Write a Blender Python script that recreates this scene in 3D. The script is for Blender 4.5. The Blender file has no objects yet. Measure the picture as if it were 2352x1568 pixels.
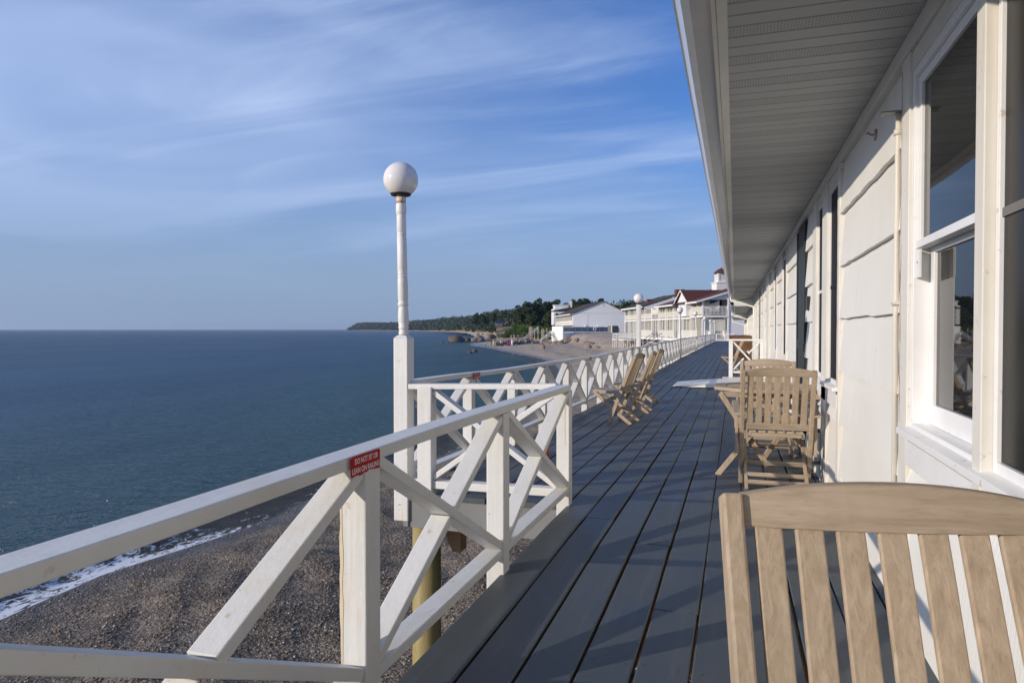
import bpy, bmesh, math, random
import numpy as np
from mathutils import Vector, Matrix, noise
random.seed(7); rng = np.random.default_rng(7)
S = bpy.context.scene; COL = S.collection
R = math.radians
# ------------------------------------------------------------------ camera, world, sun, exposure
CAMZ = 1.19
YAW = math.atan(512/1568); PITCH = math.atan(28/1568)
cam = bpy.data.objects.new("camera", bpy.data.cameras.new("camera")); COL.objects.link(cam)
cam.data.lens = 24; cam.data.sensor_width = 36; cam.data.clip_start = .05; cam.data.clip_end = 30000
cam.location = (0, 0, CAMZ); cam.rotation_euler = (math.pi/2 - PITCH, 0, YAW)
S.camera = cam
SUN_EL = 15.4; SUN_DIR = Vector((-.717, -.644, .265)).normalized()
w = bpy.data.worlds.new("World"); S.world = w; w.use_nodes = True
nt = w.node_tree; nt.nodes.clear()
def N(t, nt, **k):
    n = nt.nodes.new(t)
    for a, b in k.items(): setattr(n, a, b)
    return n
def M_(nt, op, a, b=None, c=None, clamp=False):
    n = N('ShaderNodeMath', nt, operation=op, use_clamp=clamp)
    for i, v in enumerate((a, b, c)):
        if v is None: continue
        if isinstance(v, (int, float)): n.inputs[i].default_value = v
        else: nt.links.new(v, n.inputs[i])
    return n.outputs[0]
def world_nodes():
    L = nt.links.new
    sky = N('ShaderNodeTexSky', nt, sky_type='NISHITA'); sky.sun_disc = False
    sky.sun_elevation = R(SUN_EL); sky.sun_rotation = math.atan2(SUN_DIR.x, SUN_DIR.y) % (2*math.pi)
    sky.air_density = 1.15; sky.dust_density = 1.2; sky.ozone_density = 5.0; sky.altitude = 0
    tc = N('ShaderNodeTexCoord', nt)
    sep = N('ShaderNodeSeparateXYZ', nt); L(tc.outputs['Generated'], sep.inputs[0])
    z = M_(nt, 'MAXIMUM', sep.outputs[2], 0.0)
    zz = M_(nt, 'ADD', z, .12)
    u = M_(nt, 'DIVIDE', sep.outputs[0], zz); v = M_(nt, 'DIVIDE', sep.outputs[1], zz)
    cb = N('ShaderNodeCombineXYZ', nt); L(u, cb.inputs[0]); L(v, cb.inputs[1])
    def cloud(rot, sc, loc, scale, detail, lo, hi, dist=.6):
        mp = N('ShaderNodeMapping', nt); mp.inputs['Rotation'].default_value = (0, 0, R(rot)); mp.inputs['Scale'].default_value = sc
        mp.inputs['Location'].default_value = loc
        L(cb.outputs[0], mp.inputs[0])
        no = N('ShaderNodeTexNoise', nt); no.inputs['Scale'].default_value = scale; no.inputs['Detail'].default_value = detail
        no.inputs['Roughness'].default_value = .56; no.inputs['Distortion'].default_value = dist
        L(mp.outputs[0], no.inputs[0])
        mr = N('ShaderNodeMapRange', nt, interpolation_type='SMOOTHSTEP'); mr.inputs[1].default_value = lo; mr.inputs[2].default_value = hi
        L(no.outputs[0], mr.inputs[0]); return mr.outputs[0]
    a = cloud(-24, (.45, 1.5, 1), (3.1, .4, 0), 1.25, 12, .42, .76, .8)        # long cirrus streaks
    b = cloud(10, (.7, .8, 1), (1.7, 2.2, 0), .55, 4, .40, .72)          # broad veil
    # veil is thicker towards the open sea (west)
    west = N('ShaderNodeMapRange', nt, interpolation_type='SMOOTHSTEP'); west.inputs[1].default_value = .1; west.inputs[2].default_value = -.75
    L(sep.outputs[0], west.inputs[0])
    veil = M_(nt, 'MULTIPLY', west.outputs[0], .75)
    bb = M_(nt, 'MULTIPLY', b, M_(nt, 'ADD', veil, .26))
    aa = M_(nt, 'MULTIPLY', a, .52)
    fac = M_(nt, 'ADD', aa, M_(nt, 'ADD', bb, M_(nt, 'MULTIPLY', veil, .50)), clamp=True)
    low = N('ShaderNodeMapRange', nt, interpolation_type='SMOOTHSTEP'); low.inputs[1].default_value = .02; low.inputs[2].default_value = .30
    L(z, low.inputs[0]); fac = M_(nt, 'MULTIPLY', fac, low.outputs[0])
    hor = N('ShaderNodeMapRange', nt, interpolation_type='SMOOTHSTEP'); hor.inputs[1].default_value = .32; hor.inputs[2].default_value = .0
    L(z, hor.inputs[0])
    # saturate the clear sky a little
    hs = N('ShaderNodeHueSaturation', nt); hs.inputs['Saturation'].default_value = 1.12; hs.inputs['Value'].default_value = 1.18
    L(sky.outputs[0], hs.inputs['Color'])
    tint = N('ShaderNodeMix', nt, data_type='RGBA', blend_type='MULTIPLY'); tint.inputs[0].default_value = 1
    L(hs.outputs[0], tint.inputs[6]); tint.inputs[7].default_value = SKYTINT
    mh = N('ShaderNodeMix', nt, data_type='RGBA'); L(M_(nt, 'MULTIPLY', hor.outputs[0], .85), mh.inputs[0])
    L(tint.outputs[2], mh.inputs[6]); mh.inputs[7].default_value = HAZECOL
    mx = N('ShaderNodeMix', nt, data_type='RGBA'); L(fac, mx.inputs[0]); L(mh.outputs[2], mx.inputs[6])
    mx.inputs[7].default_value = CLOUDCOL
    bg = N('ShaderNodeBackground', nt); bg.inputs[1].default_value = .12
    L(mx.outputs[2], bg.inputs[0])
    out = N('ShaderNodeOutputWorld', nt); L(bg.outputs[0], out.inputs[0])
SKYTINT = (.86, .87, 1.18, 1)
HAZECOL = (2.35, 3.28, 4.95, 1)
CLOUDCOL = (4.1, 5.2, 7.6, 1)
world_nodes()
sun = bpy.data.lights.new("sun", 'SUN'); sun.energy = 3.9; sun.angle = R(.53); sun.color = (1, .885, .745)
so = bpy.data.objects.new("sun", sun); COL.objects.link(so)
so.rotation_euler = SUN_DIR.to_track_quat('Z', 'Y').to_euler()
S.view_settings.view_transform = 'Standard'; S.view_settings.look = 'None'; S.view_settings.exposure = 0.03; S.view_settings.gamma = 1
HAZE = .00007
S.cycles.max_bounces = 6; S.cycles.transparent_max_bounces = 6

# ------------------------------------------------------------------ mesh helpers
def lk(o, parent=None):
    COL.objects.link(o)
    if parent is not None: o.parent = parent
    return o
def tag(o, label=None, cat=None, group=None, kind=None):
    if label: o['label'] = label
    if cat: o['category'] = cat
    if group: o['group'] = group
    if kind: o['kind'] = kind
    return o
def empty(name, loc=(0, 0, 0), rz=0, label=None, cat=None, group=None, scale=None):
    o = bpy.data.objects.new(name, None); o.empty_display_size = .2; lk(o)
    o.location = loc; o.rotation_euler = (0, 0, rz)
    if scale: o.scale = (scale,)*3 if isinstance(scale, (int, float)) else scale
    return tag(o, label, cat, group)
class MB:
    def __init__(s): s.v = []; s.f = []; s.m = []; s.smooth = []
    def add(s, vs, fs, m=0, sm=False):
        b = len(s.v); s.v += [tuple(v) for v in vs]
        for f in fs: s.f.append(tuple(b+i for i in f)); s.m.append(m); s.smooth.append(sm)
        return s
    def box(s, x0, x1, y0, y1, z0, z1, m=0):
        vs = [(x0,y0,z0),(x1,y0,z0),(x1,y1,z0),(x0,y1,z0),(x0,y0,z1),(x1,y0,z1),(x1,y1,z1),(x0,y1,z1)]
        return s.add(vs, [(0,3,2,1),(4,5,6,7),(0,1,5,4),(1,2,6,5),(2,3,7,6),(3,0,4,7)], m)
    def beam(s, p, q, w, h, side=(1,0,0), m=0, ends=(0, 0)):
        p = Vector(p); q = Vector(q); d = (q-p).normalized(); a = Vector(side); a = (a - d*a.dot(d)).normalized(); b = d.cross(a)
        a *= w/2; b *= h/2
        vs = [p-a-b, p+a-b, p+a+b, p-a+b, q-a-b, q+a-b, q+a+b, q-a+b]
        return s.add(vs, [(0,3,2,1),(4,5,6,7),(0,1,5,4),(1,2,6,5),(2,3,7,6),(3,0,4,7)], m)
    def tube(s, pts, r, n=10, m=0, caps=True):
        pts = [Vector(p) for p in pts]; rs = r if isinstance(r, (list, tuple)) else [r]*len(pts)
        vs = []; fs = []
        for i, p in enumerate(pts):
            d = (pts[min(i+1, len(pts)-1)] - pts[max(i-1, 0)]).normalized()
            a = d.cross(Vector((0, 0, 1)));
            if a.length < .2: a = d.cross(Vector((1, 0, 0)))
            a.normalize(); b = d.cross(a)
            for k in range(n):
                t = 2*math.pi*k/n; vs.append(p + (a*math.cos(t) + b*math.sin(t))*rs[i])
        for i in range(len(pts)-1):
            for k in range(n):
                k2 = (k+1) % n; fs.append((i*n+k, i*n+k2, (i+1)*n+k2, (i+1)*n+k))
        s.add(vs, fs, m, True)
        if caps:
            b = len(s.v) - len(vs)
            s.f.append(tuple(b+k for k in range(n))[::-1]); s.m.append(m); s.smooth.append(False)
            s.f.append(tuple(b+(len(pts)-1)*n+k for k in range(n))); s.m.append(m); s.smooth.append(False)
        return s
    def lathe(s, prof, c=(0,0,0), n=20, m=0, sm=True, lean=(0,0)):
        vs = []; fs = []
        for r, z in prof:
            for k in range(n):
                t = 2*math.pi*k/n; vs.append((c[0]+r*math.cos(t)+lean[0]*z, c[1]+r*math.sin(t)+lean[1]*z, c[2]+z))
        for i in range(len(prof)-1):
            for k in range(n):
                k2 = (k+1) % n; fs.append((i*n+k, i*n+k2, (i+1)*n+k2, (i+1)*n+k))
        fs.append(tuple(range(n))[::-1]); fs.append(tuple((len(prof)-1)*n+k for k in range(n)))
        return s.add(vs, fs, m, sm)
    def poly(s, pts, m=0): return s.add(pts, [tuple(range(len(pts)))], m)
    def prism(s, pts2, fn, m=0):
        """pts2: 2-D outline; fn(u,v,side) -> 3-D point, side 0/1"""
        n = len(pts2); vs = [fn(u, v, 0) for u, v in pts2] + [fn(u, v, 1) for u, v in pts2]
        fs = [tuple(range(n))[::-1], tuple(range(n, 2*n))] + [(i, (i+1) % n, n+(i+1) % n, n+i) for i in range(n)]
        return s.add(vs, fs, m)
    def build(s, name, mat=None, parent=None, bevel=0, recalc=True, tagd=None):
        me = bpy.data.meshes.new(name)
        off = Vector((0, 0, 0))
        p = parent
        wv = s.v
        loc_ = False; q = parent; chain = []
        while q is not None: loc_ = loc_ or ('_local' in q.keys()); chain.append(q); q = q.parent
        if parent is not None and not loc_:
            mw = Matrix.Identity(4)
            for q in chain: mw = q.matrix_basis @ mw
            inv = mw.inverted(); wv = [inv @ Vector(v) for v in s.v]
        me.from_pydata([tuple(v) for v in wv], [], s.f)
        mats = mat if isinstance(mat, (list, tuple)) else [mat]
        for x in mats: me.materials.append(x)
        me.polygons.foreach_set('material_index', s.m); me.polygons.foreach_set('use_smooth', s.smooth)
        me.update()
        if recalc:
            bm = bmesh.new(); bm.from_mesh(me); bmesh.ops.recalc_face_normals(bm, faces=bm.faces); bm.to_mesh(me); bm.free()
        o = bpy.data.objects.new(name, me); lk(o, parent)
        if bevel:
            md = o.modifiers.new('bevel', 'BEVEL'); md.width = bevel; md.segments = 2; md.limit_method = 'ANGLE'; md.harden_normals = False
        if tagd: tag(o, **tagd)
        return o
def local(o): o['_local'] = 1; return o
def copy_tree(o, parent=None):
    c = o.copy(); COL.objects.link(c); c.parent = parent
    for ch in list(o.children): copy_tree(ch, c)
    return c
def lerp(t, xs, ys): return float(np.interp(t, xs, ys))
def sstep(a, b, x):
    t = min(1, max(0, (x-a)/(b-a))); return t*t*(3-2*t)
GY = [-5, 4.0, 4.6, 6, 7.3, 9.5, 13, 18, 30, 44, 54, 84]; GZ = [0, 0, -.008, -.03, -.05, -.075, -.075, -.06, -.05, -.08, -.09, -.17]
def g(y):
    return lerp(y, GY, GZ) + (.010*math.sin(y*.85+.5) + .006*math.sin(y*2.1))*sstep(5, 9, y)

# ------------------------------------------------------------------ materials
def newmat(name):
    m = bpy.data.materials.new(name); m.use_nodes = True; nt = m.node_tree
    b = nt.nodes['Principled BSDF']; return m, nt, b
def noise_n(nt, scale, detail=4, rough=.5, vec=None, dist=0):
    n = N('ShaderNodeTexNoise', nt); n.inputs['Scale'].default_value = scale; n.inputs['Detail'].default_value = detail
    n.inputs['Roughness'].default_value = rough; n.inputs['Distortion'].default_value = dist
    if vec is not None: nt.links.new(vec, n.inputs[0])
    return n.outputs[0]
def coords(nt, scale=(1,1,1), kind='Object', rot=(0,0,0)):
    tc = N('ShaderNodeTexCoord', nt); mp = N('ShaderNodeMapping', nt); mp.inputs['Scale'].default_value = scale
    mp.inputs['Rotation'].default_value = rot
    nt.links.new(tc.outputs[kind], mp.inputs[0]); return mp.outputs[0]
def ramp(nt, fac, stops):
    r = N('ShaderNodeValToRGB', nt); cr = r.color_ramp
    while len(cr.elements) < len(stops): cr.elements.new(.5)
    for e, (p, c) in zip(cr.elements, stops):
        e.position = p; e.color = (c, c, c, 1) if isinstance(c, (int, float)) else tuple(c)+(1,)
    nt.links.new(fac, r.inputs[0]); return r.outputs[0]
def mixc(nt, fac, a, b, blend='MIX'):
    m = N('ShaderNodeMix', nt, data_type='RGBA', blend_type=blend)
    for s, v in ((0, fac), (6, a), (7, b)):
        if isinstance(v, (int, float)): m.inputs[s].default_value = v
        elif isinstance(v, tuple): m.inputs[s].default_value = v+(1,) if len(v) == 3 else v
        else: nt.links.new(v, m.inputs[s])
    return m.outputs[2]
def bump(nt, b, h, strength=.3, dist=.01, prev=None):
    n = N('ShaderNodeBump', nt); n.inputs['Strength'].default_value = strength; n.inputs['Distance'].default_value = dist
    nt.links.new(h, n.inputs['Height'])
    if prev is not None: nt.links.new(prev, n.inputs['Normal'])
    nt.links.new(n.outputs[0], b.inputs['Normal']); return n.outputs[0]
def mrange(nt, v, a, b, c=0, d=1):
    m = N('ShaderNodeMapRange', nt); m.inputs[1].default_value = a; m.inputs[2].default_value = b; m.inputs[3].default_value = c; m.inputs[4].default_value = d
    nt.links.new(v, m.inputs[0]); return m.outputs[0]

def mat_paint(name, col=(.70,.70,.675), grain=(40,6,6), rust=.5, rough=.5, seedoff=0, dirt=(.45,.37,.26), bstr=.35):
    m, nt, b = newmat(name)
    v = coords(nt, grain); f = noise_n(nt, 1.0, 6, .6, v)
    v2 = coords(nt, (1, 1, 1)); big = noise_n(nt, 2.3, 4, .6, v2, .4); spots = noise_n(nt, 23, 5, .6, v2)
    c = mixc(nt, ramp(nt, big, [(.35, 0.0), (.7, 1.0)]), col, tuple(x*.90 for x in col))
    rr = ramp(nt, noise_n(nt, 3.3, 6, .68, coords(nt, (1, 1, .40))), [(.52, 0.0), (.72, 1.0)])
    c = mixc(nt, M_(nt, 'MULTIPLY', rr, rust*.55), c, (.60, .47, .27))
    dk = ramp(nt, spots, [(.64, 0.0), (.72, 1.0)])
    c = mixc(nt, M_(nt, 'MULTIPLY', dk, .7), c, dirt)
    nt.links.new(c, b.inputs['Base Color']); b.inputs['Roughness'].default_value = rough
    h = M_(nt, 'ADD', f, M_(nt, 'MULTIPLY', spots, .6)); bump(nt, b, h, bstr*1.6, .005)
    return m
M = {}
M['white'] = mat_paint('white_paint_along', grain=(14, 1.2, 14), rust=.55)
M['white_post'] = mat_paint('white_paint_post', grain=(34, 34, 2), rust=.85)
M['white_cross'] = mat_paint('white_paint_cross', grain=(1.2, 14, 14), rust=.4)
M['trim'] = mat_paint('trim_paint', col=(.68,.66,.60), grain=(25, 25, 1.2), rust=.6, bstr=.2)
M['trim_clean'] = mat_paint('sash_vinyl', col=(.78,.78,.77), grain=(10, 10, 2), rust=.12, rough=.35, bstr=.08)
def mat_siding():
    m, nt, b = newmat('shingle_siding')
    v = coords(nt, (1, 75, 2.2)); st = noise_n(nt, 1.0, 3, .6, v)
    big = noise_n(nt, 1.2, 5, .6, coords(nt, (1, 1, 1)), .5)
    c = mixc(nt, ramp(nt, big, [(.3, 0.0), (.75, 1.0)]), (.74,.73,.69), (.67,.645,.58))
    drip = ramp(nt, noise_n(nt, 1.0, 5, .7, coords(nt, (1, 16, 1.1))), [(.62, 0.0), (.78, 1.0)])
    c = mixc(nt, M_(nt, 'MULTIPLY', drip, .6), c, (.50,.42,.30))
    rust = ramp(nt, noise_n(nt, 1.0, 3, .5, coords(nt, (1, 22, 5))), [(.735, 0.0), (.76, 1.0)])
    c = mixc(nt, M_(nt, 'MULTIPLY', rust, .7), c, (.50,.27,.10))
    nt.links.new(c, b.inputs['Base Color']); b.inputs['Roughness'].default_value = .55
    bump(nt, b, st, .7, .004); return m
M['siding'] = mat_siding()
def mat_deck():
    m, nt, b = newmat('deck_paint')
    v = coords(nt, (22, 1.3, 22)); gr = noise_n(nt, 1.0, 5, .6, v)
    v2 = coords(nt, (1, 1, 1)); big = noise_n(nt, 1.6, 5, .65, v2, .5); fine = noise_n(nt, 60, 4, .7, v2)
    c = mixc(nt, ramp(nt, big, [(.3, 0.0), (.72, 1.0)]), (.058,.071,.080), (.086,.098,.102))
    tcd = N('ShaderNodeTexCoord', nt); spd = N('ShaderNodeSeparateXYZ', nt); nt.links.new(tcd.outputs['Object'], spd.inputs[0])
    bi = M_(nt, 'FLOOR', M_(nt, 'DIVIDE', M_(nt, 'ADD', spd.outputs[0], 1.085), .1905)); yi = M_(nt, 'FLOOR', M_(nt, 'ADD', M_(nt, 'DIVIDE', spd.outputs[1], 4.3), M_(nt, 'MULTIPLY', bi, .37)))
    wn = N('ShaderNodeTexWhiteNoise', nt, noise_dimensions='2D'); cbd = N('ShaderNodeCombineXYZ', nt); nt.links.new(bi, cbd.inputs[0]); nt.links.new(yi, cbd.inputs[1]); nt.links.new(cbd.outputs[0], wn.inputs['Vector'])
    c = mixc(nt, M_(nt, 'MULTIPLY', wn.outputs[0], .34), c, (.042,.052,.062)); c = mixc(nt, M_(nt, 'MULTIPLY', ramp(nt, gr, [(.55, 0.0), (.7, 1.0)]), .22), c, (.15,.155,.15))
    wear = ramp(nt, noise_n(nt, 5.5, 6, .72, coords(nt, (1.6, .6, 1))), [(.60, 0.0), (.75, 1.0)])
    c = mixc(nt, M_(nt, 'MULTIPLY', wear, .35), c, (.16,.14,.115))
    sp = ramp(nt, fine, [(.72, 0.0), (.80, 1.0)]); c = mixc(nt, M_(nt, 'MULTIPLY', sp, .35), c, (.28,.25,.21))
    stain = ramp(nt, noise_n(nt, 2.7, 2, .4, coords(nt, (1.8, 1.2, 1))), [(.76, 0.0), (.79, 1.0)])
    c = mixc(nt, M_(nt, 'MULTIPLY', stain, .6), c, (.10,.055,.03))
    nt.links.new(c, b.inputs['Base Color'])
    rg = mrange(nt, big, .3, .7, .42, .62); nt.links.new(rg, b.inputs['Roughness'])
    bump(nt, b, M_(nt, 'ADD', gr, M_(nt, 'MULTIPLY', fine, .5)), .35, .004); return m
M['deck'] = mat_deck()
def mat_wood(name, ca, cb, sc=(3, 3, 22), rough=.6, dark=.5):
    m, nt, b = newmat(name)
    v = coords(nt, sc); n1 = noise_n(nt, 1.6, 6, .6, v, .8)
    oi = N('ShaderNodeObjectInfo', nt)
    c = mixc(nt, ramp(nt, n1, [(.28, 0.0), (.75, 1.0)]), ca, cb)
    n9 = noise_n(nt, 1.0, 5, .7, coords(nt, tuple(q*5.5 for q in sc)), .2)
    c = mixc(nt, M_(nt, 'MULTIPLY', ramp(nt, n9, [(.50, 0.0), (.66, 1.0)]), .38), c, tuple(x*.42 for x in ca))
    bl = ramp(nt, noise_n(nt, 3.0, 4, .6, coords(nt, (1.2, 1.2, 1.2))), [(.45, 0.0), (.8, 1.0)])
    c = mixc(nt, M_(nt, 'MULTIPLY', bl, dark), c, tuple(x*.55 for x in ca))
    sp = ramp(nt, noise_n(nt, 34, 3, .6, coords(nt, (1, 1, 1))), [(.70, 0.0), (.8, 1.0)]); c = mixc(nt, M_(nt, 'MULTIPLY', sp, .4), c, (.09,.07,.055))
    nt.links.new(c, b.inputs['Base Color']); b.inputs['Roughness'].default_value = rough
    bump(nt, b, n1, .6, .003); return m
M['teak_v'] = mat_wood('teak_upright', (.46,.365,.262), (.28,.205,.13), (26, 26, 2.4))
M['teak_h'] = mat_wood('teak_crosswise', (.45,.365,.27), (.27,.20,.13), (2.2, 26, 26))
M['teak_d'] = mat_wood('teak_lengthwise', (.46,.385,.30), (.28,.22,.155), (26, 2.4, 26))
M['teak_red'] = mat_wood('teak_oiled', (.24,.125,.065), (.13,.06,.03), (26, 26, 2.4))
M['lumber'] = mat_wood('raw_lumber', (.58,.39,.21), (.46,.28,.13), (2, 22, 22), dark=.2)
M['pile'] = mat_wood('treated_pile', (.36,.29,.11), (.22,.165,.055), (9, 9, 1.1), dark=.4)
def plain(name, col, rough=.5, metal=0, nscale=8, var=.15, bstr=.0, spec=None):
    m, nt, b = newmat(name)
    n = noise_n(nt, nscale, 4, .6, coords(nt))
    c = mixc(nt, n, tuple(x*(1-var) for x in col), tuple(min(1, x*(1+var)) for x in col))
    nt.links.new(c, b.inputs['Base Color']); b.inputs['Roughness'].default_value = rough; b.inputs['Metallic'].default_value = metal
    if bstr: bump(nt, b, n, bstr, .01)
    return m
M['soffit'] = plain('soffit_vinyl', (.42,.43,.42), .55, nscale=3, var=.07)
M['fascia'] = plain('fascia_metal', (.62,.62,.59), .38, nscale=5, var=.12)
M['gutter'] = plain('gutter_metal', (.70,.70,.68), .22, .35, nscale=7, var=.12, bstr=.12)
M['downspout'] = plain('downspout_paint', (.76,.74,.68), .4)
M['black'] = plain('black_plastic', (.02,.02,.022), .4)
M['pipe'] = mat_paint('conduit_paint', col=(.60,.57,.50), grain=(20, 20, 3), rust=.4, bstr=.15)
M['dark_under'] = plain('underdeck_grey', (.10,.105,.11), .7, nscale=3, var=.25, bstr=.2)
M['fascia_deck'] = plain('deck_fascia_paint', (.20,.205,.20), .6, nscale=4, var=.25, bstr=.3)
M['globe'] = plain('opal_globe', (.72,.69,.67), .12, nscale=1, var=.02)
M['globe'].node_tree.nodes['Principled BSDF'].inputs['Subsurface Weight'].default_value = .25
M['globe'].node_tree.nodes['Principled BSDF'].inputs['Subsurface Radius'].default_value = (.1,.1,.1)
M['rusty_cap'] = mat_paint('rusty_cap', col=(.70,.62,.48), grain=(6, 6, 3), rust=1.0, dirt=(.32,.13,.04))
def mat_rust_cap():
    m, nt, b = newmat('rust_streaked_cap')
    n = noise_n(nt, 1.0, 5, .7, coords(nt, (28, 28, 9)))
    c = mixc(nt, ramp(nt, n, [(.42, 0.0), (.60, 1.0)]), (.70,.67,.60), (.40,.17,.05)); nt.links.new(c, b.inputs['Base Color']); return m
M['rusty_cap'] = mat_rust_cap()
M['sign_red'] = plain('sign_red', (.42,.010,.018), .6, nscale=20, var=.15)
M['sign_red'].node_tree.nodes['Principled BSDF'].inputs['Specular IOR Level'].default_value = .15
M['sign_white'] = plain('sign_lettering', (.75,.68,.68), .5, var=.03)
M['rust'] = plain('rust_stain', (.36,.17,.05), .8, nscale=40, var=.35)
def mat_glass(name, col=(.008,.009,.010), rough=.015):
    m, nt, b = newmat(name); b.inputs['Base Color'].default_value = col+(1,); b.inputs['Roughness'].default_value = rough
    b.inputs['IOR'].default_value = 1.45
    bump(nt, b, noise_n(nt, 1.3, 1, .3, coords(nt)), .05, .02); return m
M['glass'] = mat_glass('window_glass')
M['glass_dark'] = mat_glass('screened_glass', (.010,.010,.010), .22)
M['glass_dark'].node_tree.nodes['Principled BSDF'].inputs['Specular IOR Level'].default_value = .12
M['screen'] = plain('insect_screen', (.012,.013,.014), .6, nscale=60, var=.3)
M['screen'].node_tree.nodes['Principled BSDF'].inputs['Specular IOR Level'].default_value = .12
M['door_dark'] = plain('storm_door_paint', (.030,.036,.034), .45, var=.1)
M['door_dark'].node_tree.nodes['Principled BSDF'].inputs['Specular IOR Level'].default_value = .12
M['hinge'] = plain('galvanised', (.25,.25,.25), .5, .5)
def mat_soffit_vent():
    m, nt, b = newmat('soffit_vent')
    tc = N('ShaderNodeTexCoord', nt); sp = N('ShaderNodeSeparateXYZ', nt); nt.links.new(tc.outputs['Object'], sp.inputs[0])
    def cell(o, p): 
        f = M_(nt, 'FRACT', M_(nt, 'DIVIDE', o, p)); return M_(nt, 'ABSOLUTE', M_(nt, 'SUBTRACT', f, .5))
    a = cell(sp.outputs[0], .0125); c = cell(sp.outputs[1], .0135)
    d = M_(nt, 'ADD', M_(nt, 'MULTIPLY', a, a), M_(nt, 'MULTIPLY', c, c))
    hole = M_(nt, 'LESS_THAN', d, .035)
    col = mixc(nt, hole, (.41,.42,.41), (.10,.10,.10)); nt.links.new(col, b.inputs['Base Color']); b.inputs['Roughness'].default_value = .6
    return m
M['soffit_vent'] = mat_soffit_vent()
def mat_roof(name, col):
    m, nt, b = newmat(name)
    n = noise_n(nt, 1.1, 6, .7, coords(nt, (1, 1, 1)))
    br = noise_n(nt, 5, 3, .8, coords(nt, (1, 2, 6)))
    c = mixc(nt, n, tuple(x*.7 for x in col), tuple(x*1.3 for x in col)); c = mixc(nt, .5, c, br, 'SOFT_LIGHT')
    nt.links.new(c, b.inputs['Base Color']); b.inputs['Roughness'].default_value = .9; return m
M['roof_red'] = mat_roof('red_shingles', (.085,.022,.018)); M['roof_dark'] = mat_roof('brown_shingles', (.05,.035,.03))
def mat_clap(name, col, pitch=.11):
    m, nt, b = newmat(name)
    tc = N('ShaderNodeTexCoord', nt); sp = N('ShaderNodeSeparateXYZ', nt); nt.links.new(tc.outputs['Object'], sp.inputs[0])
    f = M_(nt, 'FRACT', M_(nt, 'DIVIDE', sp.outputs[2], pitch))
    n = noise_n(nt, .6, 4, .6, coords(nt)); c = mixc(nt, n, tuple(x*.88 for x in col), col)
    gap = ramp(nt, f, [(.0, 1.0), (.10, 0.0)]); c = mixc(nt, M_(nt, 'MULTIPLY', gap, .35), c, tuple(x*.35 for x in col))
    nt.links.new(c, b.inputs['Base Color']); b.inputs['Roughness'].default_value = .6
    bump(nt, b, M_(nt, 'SUBTRACT', 1.0, f), .5, .03); return m
M['clap'] = mat_clap('white_clapboard', (.76,.76,.76), .22)
M['clap_cream'] = mat_clap('cream_clapboard', (.64,.60,.50), .22)
M['inn_white'] = plain('inn_trim', (.74,.73,.70), .55, nscale=2, var=.06)
M['inn_cream'] = plain('inn_partition', (.64,.62,.54), .6, nscale=1.5, var=.10)
M['canvas'] = plain('canvas_awning', (.60,.58,.50), .8, nscale=1, var=.08)
M['brick'] = plain('chimney_brick', (.13,.035,.025), .85, nscale=9, var=.35)
M['umb'] = plain('umbrella_cloth', (.72,.76,.86), .8, nscale=3, var=.05)
M['stucco'] = plain('terrace_render', (.74,.74,.73), .75, nscale=1.2, var=.06)
M['grey_wood'] = plain('grey_slats', (.16,.15,.14), .7, nscale=5, var=.25)
M['weathered'] = plain('weathered_post', (.34,.30,.23), .8, nscale=5, var=.25)
M['clearglass'] = plain('glass_rail', (.27,.28,.26), .6, nscale=.7, var=.5)

# ------------------------------------------------------------------ shoreline, beach, water, pebbles
SEA = -3.6
SH = [(-5.0,-60),(-9.0,-20),(-11.2,0),(-11.8,8),(-12.0,10),(-11.6,12.5),(-11.4,14),(-11.7,16),(-11.6,18.5),(-10.9,21.5),(-10.8,26),(-11.4,36),(-13.2,50),(-17,68),(-23,88),(-29.5,105),(-37.6,121.6),(-63,172),(-80,206),(-86,220),(-79,246),(-108,300),(-150,400)]
SHX = np.array([p[0] for p in SH], float); SHY = np.array([p[1] for p in SH], float)
def shore_sd(X, Y):
    """signed distance to the shoreline, positive on land (east)"""
    X = np.asarray(X, float); Y = np.asarray(Y, float)
    best = np.full(X.shape, 1e9); sgn = np.ones(X.shape)
    for i in range(len(SH)-1):
        ax, ay = SH[i]; bx, by = SH[i+1]; dx, dy = bx-ax, by-ay; L2 = dx*dx+dy*dy
        t = np.clip(((X-ax)*dx+(Y-ay)*dy)/L2, 0, 1); px = ax+t*dx; py = ay+t*dy
        d = np.hypot(X-px, Y-py); cr = dx*(Y-ay)-dy*(X-ax)
        u = d < best-1e-9; best = np.where(u, d, best); sgn = np.where(u, np.where(cr < 0, 1, -1), sgn)
    return best*sgn
def wob(X, Y):
    return .25*np.sin(Y*1.1+.6)*np.sin(Y*.37) + .12*np.sin(Y*3.1+X*.5)
def npss(a, b, x):
    t = np.clip((x-a)/(b-a), 0, 1); return t*t*(3-2*t)
def beach_z(X, Y):
    s = shore_sd(X, Y)
    z = SEA + np.where(s > 0, 1.05*(1-np.exp(-np.maximum(s, 0)/8.5)) + np.maximum(s-14, 0)*.008, s*.09)
    z = np.maximum(z, SEA-3)
    u = (X+25.3)*.93+(Y-130.6)*.37
    up = npss(0, 8.5, u)*npss(92, 118, Y)*1.75
    up += npss(0, 4, u)*npss(165, 185, Y)*.75
    z = z + up
    z = z + npss(.8, 3, s)*npss(30, 18, Y)*(.028*np.sin(X*4.1+1.3*np.sin(Y*2.2))*np.sin(Y*3.7+1.1*np.sin(X*2.9))+.02*np.sin(X*6.3+Y*4.9))
    z = z + (.07*np.sin(X*.9+Y*.31)+.04*np.sin(X*2.3-Y*1.1)+.03*np.sin(Y*2.9+X*.7))*npss(.5, 3, s)
    return z
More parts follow.
